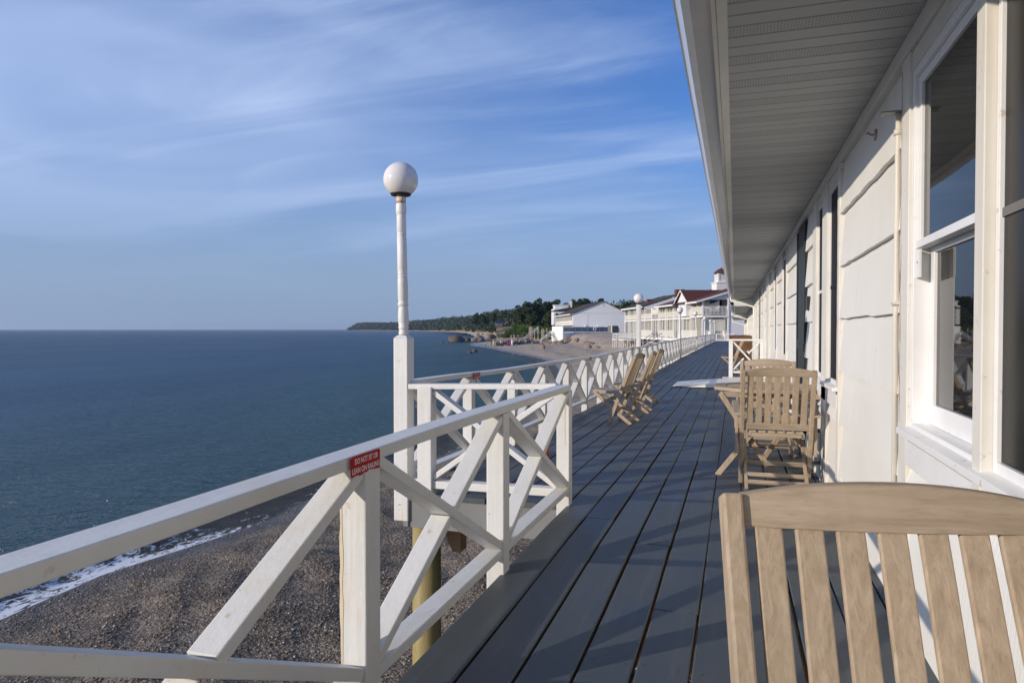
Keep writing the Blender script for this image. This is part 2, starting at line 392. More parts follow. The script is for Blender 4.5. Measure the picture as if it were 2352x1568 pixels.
def grid_mesh(name, xs, ys, zfun, mat, attr=None, kind='structure'):
    XX, YY = np.meshgrid(xs, ys); ZZ = zfun(XX, YY)
    nx, ny = len(xs), len(ys)
    co = np.stack([XX, YY, ZZ], -1).reshape(-1, 3)
    idx = np.arange(nx*ny).reshape(ny, nx)
    f = np.stack([idx[:-1, :-1], idx[:-1, 1:], idx[1:, 1:], idx[1:, :-1]], -1).reshape(-1, 4)
    me = bpy.data.meshes.new(name); me.vertices.add(len(co)); me.vertices.foreach_set('co', co.ravel())
    me.loops.add(f.size); me.loops.foreach_set('vertex_index', f.ravel()); me.polygons.add(len(f))
    me.polygons.foreach_set('loop_start', np.arange(0, f.size, 4)); me.polygons.foreach_set('loop_total', np.full(len(f), 4))
    me.polygons.foreach_set('use_smooth', np.ones(len(f), bool)); me.update(); me.validate()
    if attr is not None:
        a = me.attributes.new('sd', 'FLOAT', 'POINT'); a.data.foreach_set('value', attr(co[:, 0], co[:, 1]).astype(np.float32))
    me.materials.append(mat)
    o = bpy.data.objects.new(name, me); lk(o); o['kind'] = kind; return o
def spaced(lo, hi, c, d0, gfac):
    out = [c]; d = d0; x = c
    while x < hi: x += d; out.append(min(x, hi)); d *= gfac
    d = d0; x = c
    while x > lo: x -= d; out.insert(0, max(x, lo)); d *= gfac
    return np.array(out)
def mat_beach():
    m, nt, b = newmat('pebble_beach')
    at = N('ShaderNodeAttribute', nt, attribute_name='sd'); sd = at.outputs['Fac']
    v = coords(nt)
    vo = N('ShaderNodeTexVoronoi', nt); vo.inputs['Scale'].default_value = 46; nt.links.new(v, vo.inputs[0]); vo.inputs['Randomness'].default_value = 1
    vo2 = N('ShaderNodeTexVoronoi', nt); vo2.inputs['Scale'].default_value = 15; nt.links.new(v, vo2.inputs[0])
    sepc = N('ShaderNodeSeparateColor', nt); nt.links.new(vo.outputs['Color'], sepc.inputs[0])
    peb = ramp(nt, sepc.outputs[0], [(0, (.06,.048,.036)), (.3, (.125,.102,.075)), (.55, (.18,.142,.10)), (.75, (.23,.165,.105)), (.9, (.31,.265,.205)), (1, (.40,.35,.29))])
    sand = mixc(nt, noise_n(nt, 90, 3, .6, v), (.26,.195,.13), (.38,.295,.205))
    pm = ramp(nt, noise_n(nt, .45, 4, .6, v), [(.42, 0.0), (.58, 1.0)])
    tc = N('ShaderNodeTexCoord', nt); sp = N('ShaderNodeSeparateXYZ', nt); nt.links.new(tc.outputs['Object'], sp.inputs[0])
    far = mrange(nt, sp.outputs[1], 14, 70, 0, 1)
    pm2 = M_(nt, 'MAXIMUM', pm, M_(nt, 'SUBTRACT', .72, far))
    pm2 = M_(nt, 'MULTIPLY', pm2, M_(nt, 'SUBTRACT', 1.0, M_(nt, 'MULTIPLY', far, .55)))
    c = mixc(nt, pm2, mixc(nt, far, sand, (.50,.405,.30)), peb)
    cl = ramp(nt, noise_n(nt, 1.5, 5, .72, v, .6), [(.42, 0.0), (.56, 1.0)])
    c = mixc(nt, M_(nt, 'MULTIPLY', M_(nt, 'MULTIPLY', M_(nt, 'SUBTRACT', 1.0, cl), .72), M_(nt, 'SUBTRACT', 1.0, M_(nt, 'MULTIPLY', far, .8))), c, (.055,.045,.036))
    # darker weed / tide lines
    sdn = M_(nt, 'ADD', sd, M_(nt, 'MULTIPLY', noise_n(nt, .25, 3, .6, v), 3.0))
    tl = M_(nt, 'FRACT', M_(nt, 'MULTIPLY', sdn, .14)); tl = ramp(nt, tl, [(.0, 1.0), (.06, 0.0), (.94, 0.0), (1, 1.0)])
    tl = M_(nt, 'MULTIPLY', tl, M_(nt, 'MULTIPLY', ramp(nt, noise_n(nt, 2.0, 4, .7, v), [(.4, 0.0), (.6, 1.0)]), mrange(nt, sd, 2, 5, 0, 1)))
    c = mixc(nt, M_(nt, 'MULTIPLY', tl, .75), c, (.045,.035,.028))
    wet = mrange(nt, M_(nt, 'ADD', sd, M_(nt, 'MULTIPLY', noise_n(nt, .8, 3, .6, v), 1.5)), 1.2, 2.6, .42, 1)
    wn = N('ShaderNodeMix', nt, data_type='RGBA', blend_type='MULTIPLY'); wn.inputs[0].default_value = 1
    nt.links.new(c, wn.inputs[6]); cc = N('ShaderNodeCombineColor', nt)
    for i in range(3): nt.links.new(wet, cc.inputs[i])
    nt.links.new(cc.outputs[0], wn.inputs[7]); nt.links.new(wn.outputs[2], b.inputs['Base Color'])
    nt.links.new(mrange(nt, wet, .42, 1, .25, .9), b.inputs['Roughness'])
    inv = M_(nt, 'SUBTRACT', 1.0, vo.outputs['Distance']); inv2 = M_(nt, 'SUBTRACT', 1.0, vo2.outputs['Distance'])
    n1 = bump(nt, b, inv, .8, .015)
    n2 = bump(nt, b, M_(nt, 'ADD', inv2, M_(nt, 'MULTIPLY', noise_n(nt, 5, 4, .6, v), 1.2)), .6, .05, n1)
    return m
M['beach'] = mat_beach()
bx = np.concatenate([np.arange(-260, -60, 5), np.arange(-60, -13, 1.2), np.arange(-13, 0, .22), np.arange(0, 6, .8), np.arange(6, 80, 4)])
by = np.concatenate([np.arange(-70, -5, 6), np.arange(-5, 24, .22), np.arange(24, 60, .8), np.arange(60, 260, 1.6), np.arange(260, 420, 8)])
beach = grid_mesh('beach', bx, by, beach_z, M['beach'], shore_sd)

def mat_water():
    m, nt, b = newmat('sea_water')
    at = N('ShaderNodeAttribute', nt, attribute_name='sd'); sd = at.outputs['Fac']
    tc = N('ShaderNodeTexCoord', nt)
    def mp(sc, rot):
        q = N('ShaderNodeMapping', nt); q.inputs['Scale'].default_value = sc; q.inputs['Rotation'].default_value = (0, 0, R(rot))
        nt.links.new(tc.outputs['Object'], q.inputs[0]); return q.outputs[0]
    n1 = noise_n(nt, .55, 4, .55, mp((.62, 1.2, 1), 22), .3)
    n2 = noise_n(nt, 2.3, 4, .60, mp((.60, 1.2, 1), 12), .4)
    n4 = noise_n(nt, 6.5, 3, .6, mp((.7, 1.2, 1), 4), .3)
    n3 = noise_n(nt, .06, 4, .6, mp((1, .35, 1), -20))
    sp = N('ShaderNodeSeparateXYZ', nt); nt.links.new(tc.outputs['Object'], sp.inputs[0])
    deep = mixc(nt, mrange(nt, sd, -34, -3, 0, 1), (.021,.078,.140), (.042,.098,.100))
    deep = mixc(nt, mrange(nt, sd, -3, -.3, 0, 1), deep, (.15,.13,.10))
    deep = mixc(nt, M_(nt, 'MULTIPLY', ramp(nt, n3, [(.4, 0.0), (.62, 1.0)]), .4), deep, (.006,.030,.066))
    b.inputs['IOR'].default_value = 1.33; b.inputs['Specular IOR Level'].default_value = .30
    nt.links.new(mrange(nt, sd, -60, -12, .16, .05), b.inputs['Roughness'])
    nt.links.new(deep, b.inputs['Base Color'])
    h = M_(nt, 'ADD', M_(nt, 'MULTIPLY', n1, 1.0), M_(nt, 'ADD', M_(nt, 'MULTIPLY', n2, .55), M_(nt, 'MULTIPLY', n4, .20)))
    bn = bump(nt, b, h, 1.0, .70)
    # wave facets hide one another at grazing angles: reflectance levels off instead of reaching 1
    fr = N('ShaderNodeFresnel', nt); fr.inputs[0].default_value = 1.33; nt.links.new(bn, fr.inputs['Normal'])
    gl = N('ShaderNodeBsdfGlossy', nt); nt.links.new(bn, gl.inputs['Normal']); nt.links.new(mrange(nt, sd, -60, -12, .22, .13), gl.inputs['Roughness'])
    df = N('ShaderNodeBsdfDiffuse', nt); nt.links.new(deep, df.inputs[0])
    wm = N('ShaderNodeMixShader', nt); nt.links.new(M_(nt, 'MINIMUM', fr.outputs[0], .46), wm.inputs[0]); nt.links.new(df.outputs[0], wm.inputs[1]); nt.links.new(gl.outputs[0], wm.inputs[2])
    # foam where the wave runs up the shingle
    fn = noise_n(nt, 5.5, 6, .72, mp((1, .5, 1), -10), 1.2)
    wv = M_(nt, 'ADD', sd, M_(nt, 'MULTIPLY', noise_n(nt, .5, 2, .5, mp((1, 1, 1), 0)), .9))
    band = ramp(nt, mrange(nt, wv, -2.2, 1.4, 0, 1), [(0.0, 0.0), (.38, .15), (.56, .52), (.85, .95), (1.0, 1.0)])
    ysel = mrange(nt, sp.outputs[1], 12.8, 14.4, 1, .45)
    f = M_(nt, 'MULTIPLY', M_(nt, 'GREATER_THAN', M_(nt, 'ADD', fn, M_(nt, 'MULTIPLY', M_(nt, 'MULTIPLY', band, ysel), .42)), .79), 1.0)
    f = mrange(nt, M_(nt, 'ADD', fn, M_(nt, 'MULTIPLY', M_(nt, 'MULTIPLY', band, ysel), .40)), .74, .82, 0, 1)
    f = M_(nt, 'MULTIPLY', f, mrange(nt, sd, -3.4, -2.4, 0, 1))
    foam = N('ShaderNodeBsdfDiffuse', nt); foam.inputs[0].default_value = (.72,.74,.76,1)
    mx = N('ShaderNodeMixShader', nt); nt.links.new(f, mx.inputs[0]); nt.links.new(wm.outputs[0], mx.inputs[1]); nt.links.new(foam.outputs[0], mx.inputs[2])
    # thin film at the water's edge lets the shingle show through
    tr = N('ShaderNodeBsdfTransparent', nt); tr.inputs[0].default_value = (.8,.82,.8,1)
    al = mrange(nt, sd, -2.6, .3, 0, .8)
    al = M_(nt, 'MULTIPLY', al, M_(nt, 'SUBTRACT', 1.0, f))
    mx2 = N('ShaderNodeMixShader', nt); nt.links.new(al, mx2.inputs[0]); nt.links.new(mx.outputs[0], mx2.inputs[1]); nt.links.new(tr.outputs[0], mx2.inputs[2])
    nt.links.new(mx2.outputs[0], nt.nodes['Material Output'].inputs[0]); return m
M['water'] = mat_water()
def water_z(X, Y):
    s = shore_sd(X, Y); d = np.hypot(X, Y)
    a = npss(160, 30, d)*npss(-.2, -4, s)
    z = SEA + .016*a*(np.sin(s*1.25+Y*.10)*1.0 + .6*np.sin(s*.62-Y*.07+1) + .4*np.sin(X*1.7+Y*.9))
    # a small wave about to break
    z += .26*np.exp(-((s+1.7+.25*np.sin(Y*.5))/.42)**2)*npss(3, 7, Y)*npss(30, 17, Y)
    z += .15*np.exp(-((s+.55)/.28)**2)*npss(14, 12, Y)*(1+.3*np.sin(Y*5)+.3*np.sin(Y*11+2))
    z += .05*np.clip(s+.6, 0, 1)
    return z
wx = np.concatenate([-np.geomspace(9000, 62, 60), np.arange(-60, -16, .42), np.arange(-16, -8.4, .14)])
wy = np.concatenate([-np.geomspace(3000, 6, 25), np.arange(-5, 40, .3), np.arange(40, 120, 1.0), np.geomspace(121, 9000, 90)])
def wsd(x, y):
    s = shore_sd(x, y); return np.clip(s + wob(x, y), -60, 5)
def water_zz(X, Y):
    z = water_z(X, Y); s = shore_sd(X, Y)+wob(X, Y)
    return np.where(s > .9, z-.4-.25*(s-.9), z)
water = grid_mesh('sea', wx, wy, water_zz, M['water'], wsd)

def scatter_stones(name, n, fn, base, smin, smax, mat, label, cat):
    t = (1+5**.5)/2
    iv = np.array([(-1,t,0),(1,t,0),(-1,-t,0),(1,-t,0),(0,-1,t),(0,1,t),(0,-1,-t),(0,1,-t),(t,0,-1),(t,0,1),(-t,0,-1),(-t,0,1)], float); iv /= np.linalg.norm(iv[0])
    fi = np.array([(0,11,5),(0,5,1),(0,1,7),(0,7,10),(0,10,11),(1,5,9),(5,11,4),(11,10,2),(10,7,6),(7,1,8),(3,9,4),(3,4,2),(3,2,6),(3,6,8),(3,8,9),(4,9,5),(2,4,11),(6,2,10),(8,6,7),(9,8,1)])
    P = fn(n); n = len(P)
    sz = np.exp(rng.uniform(np.log(smin), np.log(smax), n))
    sc = sz[:, None]*np.stack([rng.uniform(.8, 1.4, n), rng.uniform(.7, 1.1, n), rng.uniform(.4, .7, n)], 1)
    an = rng.uniform(0, 6.28, n); ca, sa = np.cos(an), np.sin(an)
    V = iv[None]*sc[:, None, :]*rng.uniform(.85, 1.15, (n, 12, 1))
    X = V[..., 0]*ca[:, None]-V[..., 1]*sa[:, None]; Y = V[..., 0]*sa[:, None]+V[..., 1]*ca[:, None]
    co = np.stack([X+P[:, :1], Y+P[:, 1:2], V[..., 2]+P[:, 2:3]+(sc[:, 2]*.35)[:, None]], -1).reshape(-1, 3)
    f = (fi[None]+(np.arange(n)*12)[:, None, None]).reshape(-1, 3)
    me = bpy.data.meshes.new(name); me.vertices.add(len(co)); me.vertices.foreach_set('co', co.ravel())
    me.loops.add(f.size); me.loops.foreach_set('vertex_index', f.ravel().astype(np.int32)); me.polygons.add(len(f))
    me.polygons.foreach_set('loop_start', np.arange(0, f.size, 3)); me.polygons.foreach_set('loop_total', np.full(len(f), 3))
    me.polygons.foreach_set('use_smooth', np.ones(len(f), bool)); me.update()
    a = me.attributes.new('tone', 'FLOAT', 'POINT'); a.data.foreach_set('value', np.repeat(rng.random(n), 12).astype(np.float32))
    me.materials.append(mat); o = bpy.data.objects.new(name, me); lk(o); tag(o, label, cat, None, 'stuff'); return o
def mat_pebble():
    m, nt, b = newmat('pebble_stone')
    at = N('ShaderNodeAttribute', nt, attribute_name='tone')
    c = ramp(nt, at.outputs['Fac'], [(0, (.05,.043,.037)), (.3, (.105,.09,.073)), (.5, (.165,.135,.10)), (.66, (.22,.165,.105)), (.84, (.27,.17,.11)), (.94, (.34,.30,.26)), (1, (.50,.47,.43))])
    nt.links.new(c, b.inputs['Base Color']); b.inputs['Roughness'].default_value = .6; return m
M['pebble'] = mat_pebble()
def peb_pts(n):
    y = np.where(rng.random(n) < .75, rng.uniform(1.5, 11, n), rng.uniform(10, 26, n)); x = rng.uniform(-12.2, 1.2, n)
    k = shore_sd(x, y) > .5; x, y = x[k], y[k]
    return np.stack([x, y, beach_z(x, y)], 1)
scatter_stones('pebbles', 70000, peb_pts, 0, .006, .023, M['pebble'], 'loose grey and tan pebbles covering the beach below the deck', 'pebbles')

# ------------------------------------------------------------------ deck
WALL = .683; EDGE = -1.085; OUT = -2.26; NOTCH = 4.50
deck = empty('deck', (0, 0, 0)); deck['kind'] = 'structure'
def boards():
    mb = MB(); p = .1905; gap = .013; x1 = EDGE; k = 0; rs = random.Random(3)
    xs = []
    x = EDGE
    while x < WALL+.05: xs.append(x); x += p
    xo = []; x = EDGE-p
    while x > OUT-.10: xo.append(x); x -= p
    for x in xs+xo:
        y = -5.0 if x >= EDGE-.01 else NOTCH+rs.uniform(-.006, .006)
        while y < 83:
            ln = rs.choice([3.66, 4.27, 4.88]) if y > -4.9 else rs.uniform(1.5, 4.5)
            ye = min(83, y+ln); j = rs.uniform(-.0025, .0025); zo = rs.uniform(-.002, .002)
            n = max(2, int((ye-y)/.45)) if y < 40 else 4
            if abs(x-EDGE) < .01 and False: pass
            ph = rs.uniform(0, 6); gp = gap*rs.uniform(.55, 1.15)
            vs = []; 
            for i in range(n+1):
                t = y + (ye-.009-y)*i/n
                zz = g(t)+zo; wl = .0018*math.sin(t*3+ph)
                for xx, zt in ((x+j+wl, zz-.005), (x+j+.005+wl, zz), (x+p-gp-.005+j+wl, zz), (x+p-gp+j+wl, zz-.005), (x+p-gp+j+wl, zz-.036), (x+j+wl, zz-.036)):
                    vs.append((xx, t, zt))
            fs = []
            for i in range(n):
                for c in range(6):
                    c2 = (c+1) % 6; fs.append((i*6+c, i*6+c2, (i+1)*6+c2, (i+1)*6+c))
            fs.append((0,1,2,3,4,5)); e = n*6; fs.append((e+5,e+4,e+3,e+2,e+1,e))
            mb.add(vs, fs)
            y = ye
    return mb
bmb = boards()
for q in range(30):
    yj = -.58+q*.5
    for kx in range(-6, 10):
        if kx < 0 and yj < NOTCH: continue
        for dx in (.03, .148):
            xs_ = EDGE+kx*.1905+dx+random.uniform(-.006, .006); ys_ = yj+random.uniform(-.008, .008); zz = g(ys_)+.0023; r0 = .0042
            bmb.add([(xs_+r0*math.cos(t), ys_+r0*math.sin(t), zz) for t in (0, 1.05, 2.1, 3.14, 4.19, 5.24)], [(0, 1, 2, 3, 4, 5)], 1)
bmb.build('deck_boards', [M['deck'], M['black']], deck)
mb = MB()
y = -4.6
while y < 60:
    mb.box(EDGE+.03, WALL, y, y+.04, g(y)-.24, g(y)-.04-.002)
    if y > NOTCH+.3: mb.box(OUT-.06, EDGE+.02, y, y+.04, g(y)-.24, g(y)-.042)
    y += .5
mb.build('joists', M['lumber'], deck)
mb = MB()
mb.box(EDGE-.0, EDGE+.03, -5, NOTCH, -.24, -.04)
for i in range(26):
    ya, yb = NOTCH+i*3, NOTCH+i*3+3; mb.beam((OUT-.03, ya, g(ya)-.15), (OUT-.03, yb, g(yb)-.15), .2, .04, (0, 0, 1))
mb.box(OUT-.05, EDGE-.003, NOTCH+.012, NOTCH+.05, -.262, -.042)
mb.build('deck_fascia', M['fascia_deck'], deck, .003)
mb = MB().prism([(-2.6, -.27), (-2.03, -.27), (-2.03, -.555), (-2.10, -.555), (-2.21, -.31), (-2.6, -.31)], lambda u, v, s_: (u, NOTCH+.42+.13*s_, v)); mb.build('girder', M['lumber'], deck, .004, tagd=dict(label='raw yellow timber beam end under the deck corner'))
mb = MB()
mb.box(-.2, WALL, 83.0, 83.05, g(83)-.3, g(83)-.04)
mb.build('end_board', M['fascia_deck'], deck)
for i, (px, py, lab) in enumerate([(-2.24, NOTCH+.25, 'round treated timber pile under the corner of the deck by the tall lamp'), (-2.1, 11.2, 'round timber pile under the seaward edge behind the pair of folding chairs'), (-2.1, 18.0, 'round timber pile under the seaward edge further along the walkway')]):
    zb = float(beach_z(px, py)); mb = MB(); mb.lathe([(.118, 0), (.115, .8), (.112, 1.6), (.108, -zb-.22+g(py)+.2)], (px, py, zb-.2), 20)
    o = mb.build('piling', M['pile'], None); tag(o, lab, 'piling', 'pilings under the deck')
# ------------------------------------------------------------------ railings
RH = .819
def rail_run(name, root_loc, ys, X, side_mats, label, first_post=True, last_post=True, hz=RH, dz=0., group='white X-braced railings along the boardwalk', skip=()):
    root = empty(name, root_loc, 0, label, 'railing', group)
    W2 = .089
    gz = lambda y: g(y)+dz
    k = 0
    for i, y in enumerate(ys):
        if (i == 0 and not first_post) or (i == len(ys)-1 and not last_post): continue
        j = random.uniform(-.006, .006)
        mb = MB().box(X-.045+j, X+.045+j, y-.045, y+.045, gz(y)-.16, gz(y)+hz-.0385); o = mb.build('post', M['white_post'], root, .005)
    # cap rail with slight sag between posts
    mb = MB(); fine = []
    for i in range(len(ys)-1):
        n = 4
        for q in range(n): fine.append(ys[i]+(ys[i+1]-ys[i])*q/n)
    fine.append(ys[-1])
    ph = random.uniform(0, 6)
    def cap(y): return (X+.004*math.sin(y*1.7+ph), gz(y)+hz-.019+.004*math.sin(y*2.3+ph))
    vs = []; fs = []
    a, b = .0475, .019
    for y in fine:
        cx, cz = cap(y)
        vs += [(cx-a, y, cz-b), (cx+a, y, cz-b), (cx+a, y, cz+b), (cx-a, y, cz+b)]
    for i in range(len(fine)-1):
        for c in range(4):
            c2 = (c+1) % 4; fs.append((i*4+c, i*4+c2, (i+1)*4+c2, (i+1)*4+c))
    fs.append((0, 1, 2, 3)); e = (len(fine)-1)*4; fs.append((e+3, e+2, e+1, e)); mb.add(vs, fs)
    mb.build('cap_rail', M['white'], root, .004)
    for i in range(len(ys)-1):
        y0, y1 = ys[i]+.045, ys[i+1]-.045
        zb0, zb1 = gz(y0)+.105, gz(y1)+.105
        MB().beam((X, y0, zb0), (X, y1, zb1), W2-.003, .038, (1, 0, 0)).build('bottom_rail', M['white'], root, .004)
        zt0, zt1 = gz(y0)+hz-.06, gz(y1)+hz-.06
        MB().beam((X, y0, zt0+.022), (X, y1, zb1+.035), W2-.002, .038, (1, 0, 0)).build('brace', M['white'], root, .004)
        ym, zm = (y0+y1)/2, (zt0+zb1+.035)/2; d = Vector((0, y1-y0, zt1-zb0-.035)).normalized()*.028
        mb = MB().beam((X+.001, y0, zb0+.035), (X+.001, ym-d.y, zm-d.z), W2-.006, .038, (1, 0, 0)).beam((X+.001, ym+d.y, zm+d.z), (X+.001, y1, zt1), W2-.006, .038, (1, 0, 0))
        mb.build('brace', M['white'], root, .004)
    return root
PX = -1.108
near = rail_run('railing', (PX, -3.6, 0), [-3.56, -2.2, -.86, .50, 1.86, 3.16, 4.545], PX, None, 'white X-braced railing nearest the camera, along the deck edge up to the corner')
# rust runs under the joints of the near railing
for y in (1.86, 3.16, 4.545):
    for x0, y0, z0, z1, w_ in ((PX+.0465, y-.03, .10, .02, .010), (PX+.0465, y+.012, .77, .70, .008)):
        MB().poly([(x0, y0+w_*math.sin(t*2.1)*.2-(w_/2)*(1-t*.5), z0+(z1-z0)*t) for t in (0, .3, .6, 1)] + [(x0, y0+(w_/2)*(1-t*.6), z0+(z1-z0)*t) for t in (1, .6, .3, 0)]).build('rust_streak', M['rust'], near)
M['stain'] = plain('yellow_stain', (.66,.56,.38), .6, nscale=25, var=.12)
for (y, xo, z0, z1, w_) in ((1.86, -.034, .14, .72, .014), (3.16, -.036, .02, .16, .016), (4.545, .016, .40, .74, .010), (4.545, -.02, .02, .10, .03)):
    n = 14; rr_ = random.Random(int(y*10)+int(z0*100)); L_ = []; Q_ = []
    for k in range(n+1):
        z = z0+(z1-z0)*k/n; f_ = math.sin(math.pi*min(1, max(.08, k/n)))**.5
        L_.append((PX+xo-w_/2*f_*rr_.uniform(.6, 1.1), y-.0462-.0*k, z)); Q_.append((PX+xo+w_/2*f_*rr_.uniform(.4, 1.1), y-.0462, z))
    MB().add(L_+Q_, [(k, k+1, n+2+k, n+1+k) for k in range(n)]).build('rust_streak', M['stain'], near)
# cross railing between the corner post and the lamp
LX, LY = -2.315, 4.545
cross = empty('cross_railing', (-1.7, LY, 0), 0, 'short white X-braced railing across the deck step, between corner post and tall lamp', 'railing', 'white X-braced railings along the boardwalk')
def cz(x): return -.028*(PX-x)/(PX-LX)
MB().beam((PX-.046, LY-.01, RH-.019+cz(PX)), (LX+.05, LY-.01, RH-.019+cz(LX)), .086, .038, (0, 1, 0)).build('cap_rail', M['white_cross'], cross, .004)
mx_ = -2.13
MB().box(mx_-.055, mx_+.055, LY-.068, LY+.030, -.08, RH-.045).build('post', M['white_post'], cross, .005)
MB().beam((PX-.046, LY, .075), (mx_+.056, LY, .075-.01), .086, .055, (0, 1, 0)).beam((mx_-.056, LY, .07), (LX+.05, LY, .065), .086, .055, (0, 1, 0)).build('bottom_rail', M['white_cross'], cross, .004)
zt, zb = RH-.06, .115
MB().beam((PX-.046, LY, zb), (mx_+.056, LY, zt-.02), .084, .038, (0, 1, 0)).build('brace', M['white_cross'], cross, .004)
xm, zm = (PX+mx_)/2, (zt+zb)/2; dv = Vector((PX-mx_, 0, zt-zb)).normalized()*.03
MB().beam((mx_+.056, LY, zb), (xm-dv.x, LY, zm-dv.z), .08, .038, (0, 1, 0)).beam((xm+dv.x, LY, zm+dv.z), (PX-.046, LY, zt), .08, .038, (0, 1, 0)).build('brace', M['white_cross'], cross, .004)
# the long seaward railing in sections between the lamps
LAMPY = [4.545, 17.2, 30.4, 42.8, 55.2, 67.5, 80.5]
ORX = -2.31
LN = ['from the tall near lamp to the second, behind the folding chairs', 'between the second and third globe lamps', 'between the third and fourth globe lamps', 'between the fourth and fifth globe lamps, with the towel', 'between the fifth and sixth globe lamps', 'between the two farthest globe lamps']
for i in range(6):
    a, b = LAMPY[i], LAMPY[i+1]; n = 10; xs_ = ORX+.011*i*2
    ys = [a+(b-a)*k/n for k in range(n+1)]
    rail_run('railing', (ORX, a, g(a)), ys, xs_, None, 'white seaward railing '+LN[i], first_post=False, last_post=False, dz=-.0)
# ------------------------------------------------------------------ lamps
def globe_mesh(root, c, r):
    n, k = 40, 20
    prof = [(max(.001, r*math.sin(math.pi*i/k)), -r*math.cos(math.pi*i/k)) for i in range(k+1)]
    MB().lathe(prof, c, n).build('globe', M['globe'], root)
def lamp1():
    x, y = LX-.01, LY; root = empty('globe_lamp', (x, y, -.22), 0, 'tallest nearest globe lamp on a turned white post with rust under the black collar', 'lamp', 'white globe lamps along the seaward railing')
    zsq = 1.145
    top = 2.165
    MB().box(x-.055, x+.055, y-.055, y+.055, -.22, zsq-.015).poly([]) if False else None
    mb = MB().box(x-.056, x+.056, y-.056, y+.056, -.215, zsq-.02)
    mb.add([(x-.056,y-.056,zsq-.02),(x+.056,y-.056,zsq-.02),(x+.056,y+.056,zsq-.02),(x-.056,y+.056,zsq-.02),(x-.036,y-.036,zsq),(x+.036,y-.036,zsq),(x+.036,y+.036,zsq),(x-.036,y+.036,zsq)], [(0,1,5,4),(1,2,6,5),(2,3,7,6),(3,0,4,7),(4,5,6,7)])
    mb.build('post', M['white_post'], root, .004)
    prof = [(.036,0),(.037,.02),(.034,.035),(.0335,.05),(.038,.056),(.038,.066),(.034,.07),(.0385,.10),(.040,.14),(.038,.18),(.034,.215),(.033,.225),(.040,.232),(.041,.242),(.034,.255),(.0345,.27),(.0375,.28),(.037,.40),(.0365,.435),(.033,.442),(.0365,.450),(.0365,.459),(.033,.466),(.0365,.474),(.0365,.484),(.033,.492),(.036,.50),(.0355,.62),(.035,.755),(.031,.762),(.035,.770),(.035,.780),(.031,.787),(.035,.795),(.0345,.90),(.0345,.915),(.031,.922),(.036,.93),(.0385,.96),(.038,.995),(.035,1.012),(.035,1.02)]
    s = (top-.045-zsq)/1.02
    MB().lathe([(r, z*s) for r, z in prof], (x, y, zsq), 28, lean=(-.020, 0)).build('turned_shaft', M['white_post'], root)
    tx = x-.020*(top-zsq)
    MB().lathe([(.036, 0), (.036, .05)], (tx, y, top-.05), 24).build('cap', M['rusty_cap'], root)
    MB().lathe([(.036, 0), (.070, .008), (.078, .020), (.076, .032), (.05, .034)], (tx, y, top), 28).build('collar', M['black'], root)
    globe_mesh(root, (tx, y, top+.125), .128)
    MB().box(x-.02, x-.0, y-.0575, y-.056, -.10, -.094).build('bolt', M['rust'], root)
lamp1()
LT = [None, ('second globe lamp on a square white post behind the folding chairs', 1.96, .125, 'sq'), ('third globe lamp on a thick round white post', 2.02, .135, 'rd'), ('fourth globe lamp, on a slender leaning pole', 2.14, .135, 'thin'), ('fifth globe lamp, in front of the pale canvas screen', 2.04, .140, 'rd'), ('sixth globe lamp, beside the far end of the railing', 1.98, .13, 'rd'), ('seventh and farthest globe lamp at the railing end', 2.02, .13, 'thin2')]
for i in range(1, 7):
    lab, zc, r, kd = LT[i]; y = LAMPY[i]; x = ORX+.02*i; z0 = g(y)-.2
    root = empty('globe_lamp', (x, y, z0), 0, lab, 'lamp', 'white globe lamps along the seaward railing')
    if kd == 'sq':
        MB().box(x-.052, x+.030, y-.05, y+.05, z0, zc-r-.03).box(x+.032, x+.054, y-.045, y+.045, z0, zc-r-.035).build('post', M['white_post'], root, .003)
        lx = 0
    elif kd == 'thin':
        MB().tube([(x+.05, y, z0), (x+.05, y, 1.0), (x-.03, y, zc-r-.02)], [.035, .035, .030], 12).build('post', M['white_post'], root); lx = -.03
    else:
        MB().lathe([(.07 if kd == 'rd' else .05, 0), (.068 if kd == 'rd' else .05, 1.2), (.045, 1.24), (.052, 1.3), (.045, zc-r-.02-z0)], (x, y, z0), 16).build('post', M['white_post'], root); lx = 0
    MB().lathe([(.04, 0), (.07, .01), (.075, .03), (.04, .035)], (x+lx, y, zc-r-.022), 16).build('collar', M['black'], root)
    n, k = 24, 14
    MB().lathe([(max(.001, r*math.sin(math.pi*q/k)), -r*math.cos(math.pi*q/k)) for q in range(k+1)], (x+lx, y, zc), n).build('globe', M['globe'], root)
